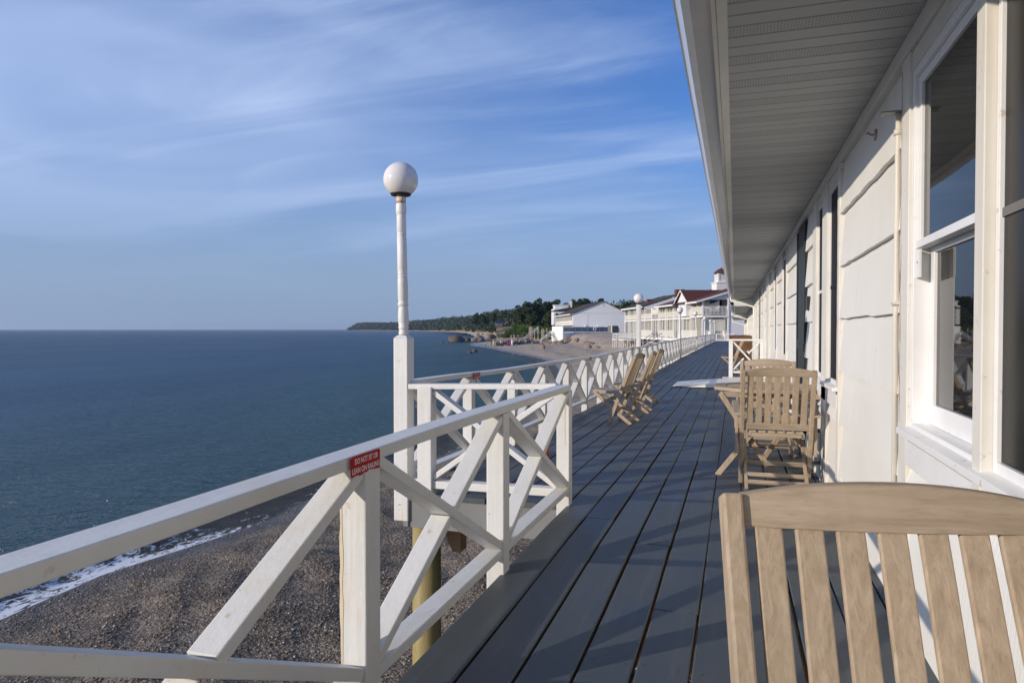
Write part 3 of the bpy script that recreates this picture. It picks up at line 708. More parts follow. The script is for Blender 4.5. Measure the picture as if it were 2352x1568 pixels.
# ------------------------------------------------------------------ warning signs
def sign(y0, x, ztop, label, h=.060, wd=.168):
    root = empty('warning_sign', (x, y0+wd/2, ztop-h), 0, label, 'sign', 'red railing signs')
    out = [(0, .004), (.004, 0), (.03, .003), (.05, -.002), (.075, .004), (.085, .001), (.10, .006), (.125, .004), (.14, .002), (wd-.004, 0), (wd, .004), (wd, h-.004), (wd-.004, h), (.004, h), (0, h-.004)]
    MB().prism(out, lambda u, v, s: (x+.0006+s*.0022, y0+u, ztop-h+v)).build('sign_plate', M['sign_red'], root)
    for k, (txt, zz, sz) in enumerate((('DO NOT SIT OR', .036, .0235), ('LEAN ON RAILING', .009, .0235))):
        cu = bpy.data.curves.new('t', 'FONT'); cu.body = txt; cu.size = sz; cu.align_x = 'CENTER'; cu.extrude = .0002; cu.offset = .0004; cu.space_character = 1.0
        to = bpy.data.objects.new('t', cu); COL.objects.link(to); bpy.context.view_layer.update()
        dg = bpy.context.evaluated_depsgraph_get(); me = bpy.data.meshes.new_from_object(to.evaluated_get(dg)); me.name = 'lettering'
        vs = [v.co.x for v in me.vertices]; wdt = max(vs)-min(vs); tgt = wd*(.80 if k == 0 else .95)
        sx = tgt/wdt
        # viewed from +X: text runs along +Y
        mt = Matrix(((0, 0, 1, x+.0031), (sx, 0, 0, y0+wd/2+(.002 if k == 0 else 0)), (0, 1, 0, ztop-h+zz), (0, 0, 0, 1)))
        me.transform(root.matrix_basis.inverted() @ mt); me.materials.clear(); me.materials.append(M['sign_white'])
        bpy.data.objects.remove(to); bpy.data.curves.remove(cu)
        o = bpy.data.objects.new('lettering', me); lk(o, root)
sign(1.730, PX+.0475+.003, .818, 'nearest red DO NOT SIT OR LEAN ON RAILING sign with torn lower edge')
for yy, lab in ((5.78, 'second red railing sign, just past the tall lamp'), (11.0, 'third red railing sign, left of the folding chairs'), (15.9, 'fourth red railing sign, seen behind the folding chair backs')):
    sign(yy, ORX+.0475+.004, g(yy)+RH+.002, lab)

# ------------------------------------------------------------------ motel building
ZS = 2.365
motel = empty('motel_building', (WALL, 0, 0), 0, 'long low white motel with shingle siding, dark screened windows and deep eaves beside the deck', 'building')
COURSES = [-.465+.345*k for k in range(9)]
def siding(y0, y1, name='siding', fine=True, X=WALL, ztop=ZS):
    mb = MB(); rs = random.Random(int(y0*100)); n = max(1, int((y1-y0)/.12)) if fine else 1
    for zb in COURSES:
        zt = min(zb+.345+.004, ztop)
        if zt <= zb: continue
        vs = []; fs = []
        ya0 = y0
        for i in range(n+1):
            t = y0+(y1-y0)*i/n; jz = rs.uniform(-.0045, .0045) if fine else 0; jx = rs.uniform(-.0012, .0012) if fine else 0
            vs += [(X-.028+jx, t, zb+jz), (X-.002, t, zt), (X+.004, t, zb+jz)]
        for i in range(n):
            a = i*3; fs += [(a, a+1, a+4, a+3), (a, a+3, a+5, a+2)]
        mb.add(vs, fs)
    mb.add([(X+.002, y0, -.45), (X+.002, y1, -.45), (X+.002, y1, ztop), (X+.002, y0, ztop)], [(0, 1, 2, 3)])
    return mb.build(name, M['siding'], motel)
def trim(y0, y1, z0=-.45, z1=2.29, p=.03, mat='trim', name='casing'):
    return MB().box(WALL-p, WALL+.02, y0, y1, z0, z1).build(name, M[mat], motel, .003)
def sash_window(y0, y1, z0=.80, z1=2.21, zm=1.535, lit=True):
    """double-hung window: outer frame, upper sash proud, lower sash set back"""
    w_ = MB()
    f = .035
    for a in ((y0, y0+f), (y1-f, y1)): w_.box(WALL-.018, WALL+.10, a[0], a[1], z0, z1)
    w_.box(WALL-.018, WALL+.10, y0+f, y1-f, z1-f, z1).box(WALL-.02, WALL+.10, y0+f, y1-f, z0, z0+.02)
    win = w_.build('window', M['trim_clean'], motel, .002)
    u = MB(); xa, xb = WALL-.004, WALL+.028; s = .038
    u.box(xa, xb, y0+f+.001, y0+f+s, zm+.001, z1-f-.001).box(xa, xb, y1-f-s, y1-f-.001, zm+.001, z1-f-.001).box(xa-.006, xb, y0+f+.001, y1-f-.001, zm-.03, zm).box(xa, xb, y0+f+s, y1-f-s, z1-f-s, z1-f-.002)
    u.build('upper_sash', M['trim_clean'], win, .002)
    MB().box(xa+.012, xa+.018, y0+f+s-.004, y1-f-s+.004, zm-.004, z1-f-s+.004).build('pane', M['glass'], win)
    l = MB(); xa, xb = WALL+.040, WALL+.072; s = .055
    l.box(xa, xb, y0+f+.001, y0+f+s, z0+.021, zm-.02).box(xa, xb, y1-f-s, y1-f-.001, z0+.021, zm-.02).box(xa, xb, y0+f+s, y1-f-s, z0+.021, z0+.10).box(xa, xb, y0+f+s, y1-f-s, zm-.05, zm-.02)
    l.build('lower_sash', M['trim_clean'], win, .002)
    MB().box(xa+.012, xa+.018, y0+f+s-.004, y1-f-s+.004, z0+.096, zm-.046).build('pane', M['glass'], win)
    MB().box(WALL-.010, WALL-.0, y1-f-.05, y1-f-.003, zm-.145, zm-.035).build('sash_stop', M['trim_clean'], win, .001)
    mb = MB().lathe([(.004, 0), (.004, .001)], (0, 0, 0), 10)
    mb.v = [(WALL-.0105-v[2], y1-f-.027+v[0], zm-.085+v[1]) for v in mb.v]; mb.build('screw', M['black'], win)
    return win
def sill(y0, y1, z=.80):
    mb = MB(); mb.prism([(WALL-.062, z-.028), (WALL-.062, z-.004), (WALL+.02, z+.012), (WALL+.10, z+.02), (WALL+.10, z-.05), (WALL-.03, z-.05), (WALL-.03, z-.028)], lambda u, v, s: (u, y0 if s == 0 else y1, v))
    mb.prism([(WALL-.032, z-.15), (WALL-.032, z-.052), (WALL+.0, z-.052), (WALL+.0, z-.15)], lambda u, v, s: (u, y0+.01 if s == 0 else y1-.01, v))
    mb.build('window_sill', M['trim_clean'], motel, .002)
def screen_window(y0, y1, z0=.80, z1=2.21, zm=1.50, mat='screen', mr='screen'):
    f = .024; w_ = MB()
    for a in ((y0, y0+f), (y1-f, y1)): w_.box(WALL-.016, WALL+.04, a[0], a[1], z0, z1)
    w_.box(WALL-.016, WALL+.04, y0+f, y1-f, z1-f, z1).box(WALL-.016, WALL+.04, y0+f, y1-f, z0, z0+.035)
    win = w_.build('window', M['trim_clean'], motel, .002)
    MB().box(WALL-.004, WALL+.0, y0+f, y1-f, z0+.035, z1-f).build('insect_screen' if mat == 'screen' else 'pane', M[mat], win)
    MB().box(WALL-.009, WALL-.0045, y0+f, y1-f, zm-.012, zm+.012).build('meeting_rail', M['trim_clean'] if y0 > 5.8 and y0 < 6.2 else M[mr], win)
    return win
# window pair by the camera
trim(-.2, .18); siding(-4.9, -.2, fine=False)
sash_window(.18, 1.10); trim(1.10, 1.28, p=.035)
screen_window(1.28, 2.160, mat='glass_dark', mr='grey_wood'); trim(2.162, 2.232, z0=.70, p=.045); sash_window(2.235, 3.08); trim(3.08, 3.215, p=.03)
sill(.18, 3.10)
mb = MB()
for a, b_ in ((.18, 3.08),):
    mb.box(WALL-.02, WALL+.02, a, b_, 2.212, 2.29)
mb.build('head_casing', M['trim'], motel, .003)
siding(.18, 3.08, ztop=.66)
siding(3.215, 4.97); trim(4.97, 5.07); screen_window(5.07, 5.60); trim(5.60, 5.90, p=.032); screen_window(5.90, 6.34); trim(6.34, 6.60)
MB().box(WALL-.02, WALL+.02, 5.07, 6.34, 2.212, 2.29).build('head_casing', M['trim'], motel, .003); sill(5.02, 5.62); sill(5.62, 6.40); siding(5.07, 6.34, ztop=.66)
siding(6.60, 7.30)
def door(y0, y1, mat='door_dark'):
    d = MB().box(WALL-.020, WALL+.03, y0, y1, .02, 2.27).build('door', M[mat], motel, .004)
    MB().box(WALL-.030, WALL-.021, y0+.02, y0+.10, .04, 2.25).box(WALL-.030, WALL-.021, y1-.10, y1-.02, .04, 2.25).box(WALL-.030, WALL-.021, y0+.10, y1-.10, .98, 1.08).build('door_stile', M[mat], d, .002)
    MB().box(WALL-.040, WALL-.031, y0+.05, y0+.06, .97, 1.05).build('handle', M['black'], d, .002)
door(7.32, 8.30)
MB().box(WALL-.045, WALL-.017, 6.95, 7.05, 1.37, 1.50).build('wall_box', M['black'], motel, .002)
siding(8.32, 9.90); trim(9.90, 10.02); screen_window(10.02, 10.75); trim(10.75, 10.9); siding(10.9, 12.2)
trim(12.2, 12.3); screen_window(12.3, 13.0); trim(13.0, 13.15); siding(13.15, 14.5); trim(14.5, 15.5, p=.05); siding(15.5, 16.9, fine=False)
yy = 16.9; pat = [('t', .15), ('w', .8), ('t', .12), ('s', 1.5), ('t', .1), ('d', .95), ('t', .1), ('s', 1.6), ('t', .12), ('w', .8), ('t', .3), ('s', 1.4)]
k = 0
while yy < 27:
    c, L_ = pat[k % len(pat)]; k += 1; y1_ = min(27, yy+L_)
    if c == 't': trim(yy, y1_, p=.035)
    elif c == 's': siding(yy, y1_, fine=False)
    elif c == 'w' and y1_-yy > .3: screen_window(yy, y1_)
    elif c == 'd' and y1_-yy > .3: door(yy, y1_)
    else: siding(yy, y1_, fine=False)
    yy = y1_
# farther, lower wings of the same building
for (ya, yb, zt) in ((27.0, 39.5, 2.08), (39.5, 52.0, 1.86)):
    siding(ya, yb, fine=False, ztop=zt)
    q = ya+.6
    while q < yb-1:
        trim(q, q+.14, z1=zt-.05, p=.035); trim(q+1.0, q+1.12, z1=zt-.05, p=.035)
        MB().box(WALL-.012, WALL+.01, q+.15, q+.99, .8, zt-.1).build('window', M['inn_cream'], motel)
        q += 2.6
MB().box(WALL-.036, WALL+.02, -4.9, 27, 2.292, ZS-.002).build('frieze_board', M['trim'], motel, .003)
for (y, xo) in ((3.203, .0305), (5.055, .0305)):
    n = 40; rr_ = random.Random(int(y*10)); A_, B_ = [], []
    for k in range(n+1):
        z = .80+1.45*k/n; A_.append((WALL-xo, y-.010*rr_.uniform(.2, 1.1), z)); B_.append((WALL-xo, y+.008, z))
    MB().add(A_+B_, [(k, k+1, n+2+k, n+1+k) for k in range(n)]).build('rust_streak', M['rusty_cap'], motel)
for (y, za, zb_) in ((27.0, 2.06, 2.36), (39.5, 1.84, 2.08)): MB().box(-.06, WALL+.1, y, y+.045, za, zb_).build('end_board', M['fascia'], motel)
# conduit and hook
c = MB(); xq = WALL-.034; yq = 3.262
c.tube([(xq, yq, -.1), (xq, yq, 1.3), (xq+.002, yq, 2.0), (xq+.004, yq, 2.10)], .0118, 12)
for zz in (1.30, 2.02): c.tube([(xq, yq, zz-.012), (xq, yq, zz+.012)], .0150, 12)
c.box(xq-.018, WALL-.015, yq-.02, yq+.012, 1.295, 1.305)
c.build('conduit', M['pipe'], motel)
MB().box(WALL-.10, WALL-.01, yq-.03, yq+.03, 2.100, 2.106).build('conduit_cap', M['hinge'], motel, .001)
h = MB(); h.tube([(WALL-.016, 3.86, 2.17), (WALL-.035, 3.86, 2.17), (WALL-.050, 3.85, 2.180), (WALL-.058, 3.85, 2.172)], .004, 8); h.build('hook', M['hinge'], motel)
mbd = MB().lathe([(.028, 0), (.030, .004), (.012, .008)], (0, 0, 0), 14); mbd.v = [(WALL-.014-v[2], 3.86+v[0], 2.17+v[1]) for v in mbd.v]; mbd.build('hook_plate', M['rusty_cap'], motel)
# soffit
def soffit(y0, y1, z, x0=-.035, x1=WALL):
    p = .1016; mb = MB(); k = 0; y = y0
    while y < y1:
        m = 1 if (k % 3 == 1) else 0
        o = lambda q: .004*math.sin(q*1.9)*sstep(6, 10, q)
        a, b_, c_ = y, y+p-.014, y+p-.007
        z0, z1 = z+o(y), z+o(y+p)
        vs = [(x0, a, z0), (x1, a, z0), (x1, b_, z1), (x0, b_, z1), (x0, c_, z1+.009), (x1, c_, z1+.009), (x1, y+p, z1), (x0, y+p, z1)]
        mb.add(vs[:4], [(0, 3, 2, 1)], m); mb.add([vs[3], vs[2], vs[5], vs[4]], [(0, 3, 2, 1)], 0); mb.add([vs[4], vs[5], vs[6], vs[7]], [(0, 3, 2, 1)], 0)
        y += p; k += 1
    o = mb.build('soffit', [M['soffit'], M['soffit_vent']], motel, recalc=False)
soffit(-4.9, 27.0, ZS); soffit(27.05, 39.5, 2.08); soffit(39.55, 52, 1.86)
for (ya, yb, zt, xo) in ((-4.9, 27.0, ZS, 0), (27.0, 39.5, 2.08, .03), (39.5, 52.0, 1.86, .05)):
    # channel, fascia, gutter
    n = int((yb-ya)/.5)
    def strip(prof, name, mat, wav=0.0, bev=0):
        mb = MB(); vs = []; fs = []; m = len(prof)
        for i in range(n+1):
            t = ya+(yb-ya)*i/n; d = wav*(math.sin(t*.9)+.5*math.sin(t*2.7+1))
            for x, z in prof: vs.append((x+xo+d*.6, t, zt+z+d))
        for i in range(n):
            for c_ in range(m):
                c2 = (c_+1) % m; fs.append((i*m+c_, i*m+c2, (i+1)*m+c2, (i+1)*m+c_))
        fs.append(tuple(range(m))); fs.append(tuple(n*m+c_ for c_ in range(m))[::-1]); mb.add(vs, fs)
        return mb.build(name, M[mat], motel, bev)
    strip([(-.072, -.010), (-.034, -.006), (-.034, .01), (-.072, .01)], 'soffit_channel', 'fascia', .001)
    strip([(-.090, -.028), (-.074, -.028), (-.074, .13), (-.090, .13)], 'fascia_board', 'trim', .001)
    strip([(-.092, .004), (-.165, .000), (-.198, .018), (-.212, .045), (-.226, .075), (-.236, .080), (-.236, .098), (-.224, .10), (-.212, .088), (-.200, .055), (-.185, .030), (-.16, .012), (-.092, .016)], 'gutter', 'gutter', .002)
    mb = MB(); mb.add([(-.20+xo, ya, zt+.115), (-.20+xo, yb, zt+.115), (2.6, yb, zt+.85), (2.6, ya, zt+.85), (-.20+xo, ya, zt+.095), (-.20+xo, yb, zt+.095), (2.6, yb, zt+.83), (2.6, ya, zt+.83)], [(0,1,2,3),(7,6,5,4),(0,4,5,1),(1,5,6,2),(2,6,7,3),(3,7,4,0)])
    mb.build('roof', M['roof_dark'], motel)
    mb = MB().box(WALL+.12, 6.5, ya+.01, yb-.01, -.45, zt+.05); mb.build('wall', M['clap'], motel)
MB().box(WALL+.11, 6.5, 26.9, 27.0, -.4, 3.0).build('gable_wall', M['clap'], motel)
for (y, zt) in ((26.4, ZS), (39.0, 2.08), (51.4, 1.86)):
    MB().tube([(-.15, y, zt), (-.15, y-.02, zt-.10), (-.08, y-.05, zt-.15), (.45, y-.12, zt-.30), (WALL-.05, y-.15, zt-.36), (WALL-.035, y-.15, zt-.5), (WALL-.035, y-.15, 0)], .034, 10).build('downspout', M['downspout'], motel)

# ------------------------------------------------------------------ teak furniture
def bent(mb, pts, w, h, side=(1, 0, 0)):
    for a, b_ in zip(pts[:-1], pts[1:]): mb.beam(a, b_, w, h, side)
    return mb
def swept(mb, pts, w, h):
    """flat bar of width w (along x) and depth h following pts in the y-z plane, mitred at the bends"""
    pts = [Vector(p) for p in pts]; vs = []; fs = []
    for i, p in enumerate(pts):
        d = (pts[min(i+1, len(pts)-1)]-pts[max(i-1, 0)]).normalized(); b_ = d.cross(Vector((1, 0, 0))).normalized()*h/2; a = Vector((w/2, 0, 0))
        vs += [p-a-b_, p+a-b_, p+a+b_, p-a+b_]
    for i in range(len(pts)-1):
        for c in range(4):
            c2 = (c+1) % 4; fs.append((i*4+c, i*4+c2, (i+1)*4+c2, (i+1)*4+c))
    fs += [(3, 2, 1, 0), tuple((len(pts)-1)*4+k for k in range(4))]
    return mb.add(vs, fs)
def make_chair(name, label, arms, mats=('teak_v', 'teak_h', 'teak_d'), group=None, nslat=7, cat='chair'):
    root = local(empty(name, (0, 0, 0), 0, label, cat, group)); V, Hm, Dm = [M[k] for k in mats]
    hw = .247
    def by(z): return float(np.interp(z, [0, .42, .60, .93], [.26, .095, .030, -.105]))
    zs = [0, .2, .42, .52, .62, .75, .88, .908]
    for s in (-1, 1):
        mb = MB(); swept(mb, [(s*hw, by(z), z) for z in zs], .033, .046); mb.build('back_leg', V, root, .005)
        mb = MB(); swept(mb, [(s*(hw-.032), .455, .405), (s*(hw-.032), .22, .195), (s*(hw-.032), -.035, 0)], .024, .045); mb.build('front_leg', V, root, .004)
    # arched top rail and lower rail
    n = 14; vs = []; fs = []; a = hw-.014
    for i in range(n+1):
        x = -a+2*a*i/n; zt = .910+.026*(1-(x/a)**2); zb = .862
        for z, o in ((zb, -.011), (zb, .011), (zt, .011), (zt, -.011)):
            y = by(z)+o + .018*((x/a)**2-1)*(-1 if arms else -1)
            vs.append((x, y, z))
    for i in range(n):
        for c in range(4):
            c2 = (c+1) % 4; fs.append((i*4+c, i*4+c2, (i+1)*4+c2, (i+1)*4+c))
    fs += [(3, 2, 1, 0), tuple(n*4+k for k in range(4))]
    MB().add(vs, fs).build('top_rail', Hm, root, .004)
    MB().beam((-a, by(.475), .475), (a, by(.475), .475), .052, .022, (0, -.35, 1)).build('lower_rail', Hm, root, .003)
    for i in range(nslat):
        x = (i-(nslat-1)/2)*(.0635*6/(nslat-1)); mb = MB()
        swept(mb, [(x, by(z)+(.018*(1-(x/a)**2))*sstep(.5, .87, z)*1.0, z) for z in (.498, .56, .62, .70, .78, .864)], .0445 if nslat == 7 else .03, .012); mb.build('slat', V, root, .003)
    # seat
    for s in (-1, 1): MB().beam((s*(hw-.058), .07, .405), (s*(hw-.058), .49, .418), .022, .042, (1, 0, 0)).build('seat_rail', Dm, root, .003)
    for i in range(6):
        x = (i-2.5)*.067; mb = MB(); swept(mb, [(x, .075, .432), (x, .20, .422), (x, .34, .430), (x, .45, .440), (x, .50, .428)], .050, .014); mb.build('seat_slat', Dm, root, .003)
    MB().box(-hw+.07, hw-.07, .055, .078, .395, .425).build('seat_cross_rail', Hm, root, .002)
    for z, y in ((.055, .012), (.10, .075)): MB().beam((-hw+.044, y, z), (hw-.044, y, z), .035, .018, (0, .8, .6)).build('stretcher', Hm, root, .003)
    MB().beam((-hw+.014, .195, .17), (hw-.014, .195, .17), .035, .018, (0, -.4, .9)).build('stretcher', Hm, root, .003)
    if arms:
        for s in (-1, 1):
            x = s*(hw+.036)
            vs2 = [(-.026, 0), (.026, 0), (.030, .12), (.024, .26), (.032, .36), (.030, .44), (-.022, .44), (-.028, .36), (-.028, .2)]
            mb = MB(); mb.prism(vs2, lambda u, v, q: (x+u*s, .02+v, .575+.055*(v/.44)+(0 if q else -.020))); mb.build('armrest', Dm, root, .004)
            MB().beam((x-.0*s, .12, .25), (x, .13, .575), .022, .036, (1, 0, 0)).build('arm_post', V, root, .003)
            MB().beam((x, .36, .42), (x, .37, .60), .022, .04, (1, 0, 0)).build('arm_post', V, root, .003)
            MB().beam((s*(hw-.05), .36, .43), (x+.01*s, .36, .43), .02, .03, (0, 1, 0)).build('arm_bracket', Hm, root, .002)
        for s in (-1, 1): pass
    return root
arm1 = make_chair('folding_armchair', 'weathered teak armchair back filling the lower right foreground', True, group='teak folding chairs')
arm1.location = (.255, 1.178, 0); arm1.rotation_euler = (0, 0, R(192))
arm2 = copy_tree(arm1); arm2['label'] = 'teak folding armchair at the octagonal table, its slatted back to the camera'; arm2.location = (.304, 5.47, g(5.5)); arm2.rotation_euler = (0, 0, R(1.5))
arm3 = copy_tree(arm1); arm3['label'] = 'teak folding armchair on the far side of the octagonal table, facing the camera'; arm3.location = (.315, 7.30, g(7.3)); arm3.rotation_euler = (0, 0, R(179))
fc = make_chair('folding_chair', 'nearest of the teak folding chairs facing the sea by the railing', False, group='teak folding chairs')
fc.location = (-1.30, 9.20, g(9.2)); fc.rotation_euler = (0, 0, R(84))
for yy, xx, a, lab in ((10.62, -1.27, 90, 'middle teak folding chair of the three facing the sea'), (12.05, -1.31, 86, 'farthest of the three teak folding chairs facing the sea')):
    c = copy_tree(fc); c['label'] = lab; c.location = (xx, yy, g(yy)); c.rotation_euler = (0, 0, R(a))
# stacked chairs farther along the wall
fr = make_chair('folding_chair', 'reddish oiled teak chair, front one of the stack along the motel wall', False, mats=('teak_red', 'teak_red', 'teak_red'), group='reddish chairs stored along the motel wall')
fr.location = (.37, 28.5, g(28.5)); fr.rotation_euler = (0, 0, R(2))
for k, (xx, yy, zz, lab) in enumerate(((.38, 28.75, .03, 'reddish chair nested second in the wall-side stack'), (.39, 29.0, .06, 'reddish chair nested third in the wall-side stack'), (.36, 29.25, .08, 'reddish chair at the back of the wall-side stack'), (.02, 33.4, 0, 'reddish chair, front one of the stack left of the wall-side stack'), (.0, 33.7, .03, 'reddish chair nested in the middle of the left stack'), (.03, 34.0, .05, 'reddish chair at the back of the left stack'))):
    c = copy_tree(fr); c['label'] = lab; c.location = (xx, yy, g(yy)+zz); c.rotation_euler = (0, 0, R(1+k*.7))
c = copy_tree(fc); c['label'] = 'teak folding chair seen side-on behind the white landing rail'; c.location = (.12, 21.2, g(21.2)); c.rotation_euler = (0, 0, R(95))
# octagonal table
def table():
    cx, cy, zt = .285, 6.42, .727
    root = local(empty('octagonal_table', (cx, cy, g(cy)), 0, 'weathered octagonal teak folding table between two armchairs against the wall', 'table'))
    Rr = .455/math.cos(math.pi/8); ri = .355/math.cos(math.pi/8)
    oc = [(Rr*math.cos(math.pi/8+k*math.pi/4), Rr*math.sin(math.pi/8+k*math.pi/4)) for k in range(8)]
    ic = [(ri*math.cos(math.pi/8+k*math.pi/4), ri*math.sin(math.pi/8+k*math.pi/4)) for k in range(8)]
    mb = MB()
    for k in range(8):
        k2 = (k+1) % 8; p = [oc[k], oc[k2], ic[k2], ic[k]]
        cen = (sum(q[0] for q in p)/4, sum(q[1] for q in p)/4); p = [(cen[0]+(q[0]-cen[0])*.996, cen[1]+(q[1]-cen[1])*.996) for q in p]
        mb.prism(p, lambda u, v, s: (u, v, zt-.030+s*.030))
    mb.build('table_rim', M['teak_h'], root, .004)
    mb = MB(); n = 9
    for i in range(n):
        y0 = -.355+.71*i/n+.004; y1 = -.355+.71*(i+1)/n-.004; ym = max(abs(y0), abs(y1))
        xe = .355 if ym <= .147 else .355-(ym-.147)
        xe = max(.1, xe)-.002
        if abs((y0+y1)/2) > .02: mb.box(-xe, xe, y0, y1, zt-.022, zt-.003)
    mb.build('table_slats', M['teak_h'], root, .003)
    MB().box(-.36, .36, -.02, .02, zt-.055, zt-.024).build('cross_rail', M['teak_h'], root, .002)
    MB().box(-.40, .40, -.35, -.325, zt-.075, zt-.031).box(-.40, .40, .325, .35, zt-.075, zt-.031).build('apron', M['teak_h'], root, .002)
    for (x0, x1, y) in ((-.42, .10, -.44), (.04, -.40, -.40), (.42, -.08, .40), (-.04, .40, .36)):
        MB().beam((x0, y, .0), (x1, y*.86, zt-.04), .045, .026, (0, 0, 1) if False else (1, 0, .6)).build('leg', M['teak_v'], root, .004)
    for x, z in ((-.18, .22), (.2, .22)): MB().beam((x, -.40, z), (x, .38, z), .03, .045, (1, 0, 0)).build('stretcher', M['teak_d'], root, .003)
table()
# tap and pipe on the wall beside the armchair
tp = MB(); tp.tube([(WALL-.02, 5.95, .02), (WALL-.02, 5.95, .36), (WALL-.06, 5.95, .38)], .012, 8).tube([(WALL-.02, 5.95, .12), (WALL-.10, 5.93, .12), (WALL-.11, 5.93, .06)], .014, 8)
tp.lathe([(.03, 0), (.03, .012)], (WALL-.06, 5.95, .38), 10)
tp.build('tap', M['hinge'], motel)
# ------------------------------------------------------------------ white ramp and landing rail
ramp_ = empty('ramp', (-.2, 15.8, g(15.8)), 0, 'white painted wooden ramp lying on the grey deck, rising towards the motel wall', 'ramp')
gy = g(15.8)
MB().add([(-1.28, 15.1, gy+.006), (-.28, 15.0, gy+.006), (-.28, 16.5, gy+.006), (-1.28, 16.5, gy+.006), (-1.28, 15.1, gy+.014), (-.28, 15.0, gy+.105), (-.28, 16.5, gy+.105), (-1.28, 16.5, gy+.014)], [(0,3,2,1),(4,5,6,7),(0,1,5,4),(1,2,6,5),(2,3,7,6),(3,0,4,7)]).build('ramp_board', M['white_cross'], ramp_, .002)
MB().box(-.276, WALL-.03, 15.0, 17.12, gy-.0+.006, gy+.105).build('landing', M['white_cross'], ramp_, .003)
lr = empty('landing_rail', (-.09, 17.02, gy+.106), 0, 'white braced rail standing on the landing of the ramp, its end at the wall', 'railing')
zb = gy+.106
MB().box(-.135, -.045, 16.975, 17.065, zb, zb+.86).build('post', M['white_post'], lr, .004)
MB().box(.56, .64, 16.98, 17.06, zb, zb+.86).build('post', M['white_post'], lr, .004)
MB().box(-.20, WALL-.04, 16.97, 17.07, zb+.862, zb+.905).build('cap_rail', M['white_cross'], lr, .004)
MB().box(-.043, .558, 16.995, 17.045, zb+.10, zb+.145).build('bottom_rail', M['white_cross'], lr, .003)
MB().beam((-.04, 17.02, zb+.84), (.555, 17.02, zb+.17), .045, .038, (0, 1, 0)).build('brace', M['white_cross'], lr, .003)
MB().beam((-.04, 17.022, zb+.17), (.20, 17.022, zb+.45), .043, .036, (0, 1, 0)).beam((.30, 17.022, zb+.56), (.555, 17.022, zb+.84), .043, .036, (0, 1, 0)).build('brace', M['white_cross'], lr, .003)
# far end rail with pickets
fe = empty('railing', (-1, 82.6, g(82.6)), 0, 'low white railing closing off the far end of the boardwalk', 'railing', 'white X-braced railings along the boardwalk')
mb = MB().box(-2.1, -.1, 82.55, 82.63, g(82)+.75, g(82)+.82).box(-2.1, -.1, 82.55, 82.63, g(82)+.08, g(82)+.14); mb.build('rail_bars', M['inn_white'], fe)
for x in (-2.05, -1.1, -.15): MB().box(x-.045, x+.045, 82.5, 82.59, g(82)-.0, g(82)+.75).build('post', M['inn_white'], fe)
mb = MB(); rs = random.Random(4)
pts = [(0, .0), (.30, .02), (.34, -.30), (.28, -.62), (.16, -.55), (.05, -.70), (-.03, -.35)]
mb.prism(pts, lambda u, v, s: (ORX+.06+.012*s+.02*math.sin(u*9), 50.6+u*1.6, g(51)+RH+.015+v))
tw = mb.build('towel', M['umb'], None); tag(tw, 'pale blue and white towel hanging over the far railing', 'towel')
ob = MB().lathe([(.03, 0), (.036, .05), (.03, .11), (.012, .14)], (-1.72, 6.3, g(6.3)), 14); o = ob.build('orange_cup', plain('orange_plastic', (.75, .12, .02), .4), None); tag(o, 'small orange cup standing on the deck behind the cross railing', 'cup')
# folded beach chair under the deck
bc = empty('beach_chair', (-1.35, 3.9, -2.55), 0, 'folded beach chair with maroon cloth and white tubes on the pebbles under the deck', 'chair')
zb = float(beach_z(-1.6, 4.9))+.1
p = lambda x, y, z: (-1.75+x, 4.95+y, zb+z)
MB().tube([p(-.5, .1, .0), p(.35, -.05, .32)], .013, 8).tube([p(-.15, -.4, .30), p(.1, .1, -.05)], .013, 8).tube([p(-.35, .55, .05), p(.5, .35, .38)], .013, 8).tube([p(.35, -.05, .32), p(.5, .35, .38)], .013, 8).build('frame', M['inn_white'], bc)
MB().prism([(-.45, 0), (.35, 0), (.35, .42), (-.45, .42)], lambda u, v, s: p(u, .05+v, .06+(u+.45)*.33+.02*s-.05*math.sin(v*7))).build('seat_cloth', plain('maroon_cloth', (.14, .012, .035), .9), bc)
# ------------------------------------------------------------------ the distance
FWD = Vector((-math.sin(YAW)*math.cos(PITCH), math.cos(YAW)*math.cos(PITCH), -math.sin(PITCH))); RGT = Vector((math.cos(YAW), math.sin(YAW), 0)); UPV = RGT.cross(FWD)
def at(px, py, D):
    """point of the landscape read off the survey of the photograph (2352 px wide), at depth D metres"""
    return Vector((0, 0, CAMZ)) + FWD*D + RGT*((px-1176)/1568*D) + UPV*((784-py)/1568*D)
def atz(px, D, z):
    q = at(px, 756, D); return Vector((q.x, q.y, z))
# ---- inn
inn = local(empty('inn_building', (-3.8, 88.2, 0), R(111.695), 'long two storey white inn with cream balconies, dark red roofs and a cupola', 'building'))
def ib(name, mat, mb, bev=0, parent=None): return mb.build(name, M[mat], parent or inn, bev)
ib('wall', 'clap', MB().box(2.0, 42.6, -14, -2.0, -1.9, 4.9).box(0, 2.0, -14, -3.3, -1.9, 5.3))
ib('foundation', 'dark_under', MB().box(2, 42.6, -2, -.9, -2.2, -.5))
ib('ground_deck', 'inn_white', MB().box(.0, 42.6, -3.3, .9, -.40, -.04))
ib('balcony_floor', 'inn_white', MB().box(4.4, 42.6, -2, .12, 2.55, 2.78).box(-.12, 4.4, -3.3, .12, 2.68, 2.93))
for x in [6+3*k for k in range(13)]: ib('pier', 'weathered', MB().box(x-.1, x+.1, .5, .7, -2.4, -.4))
posts = [.06, 4.35, 8.1, 12.0, 15.8, 19.6, 23.6, 27.9, 31.6, 35.3, 39.0, 42.5]
for x in posts: ib('post', 'inn_white', MB().box(x-.09, x+.09, -.09, .09, -.04, 2.55).box(x-.09, x+.09, -.09, .09, 2.78, 4.7))
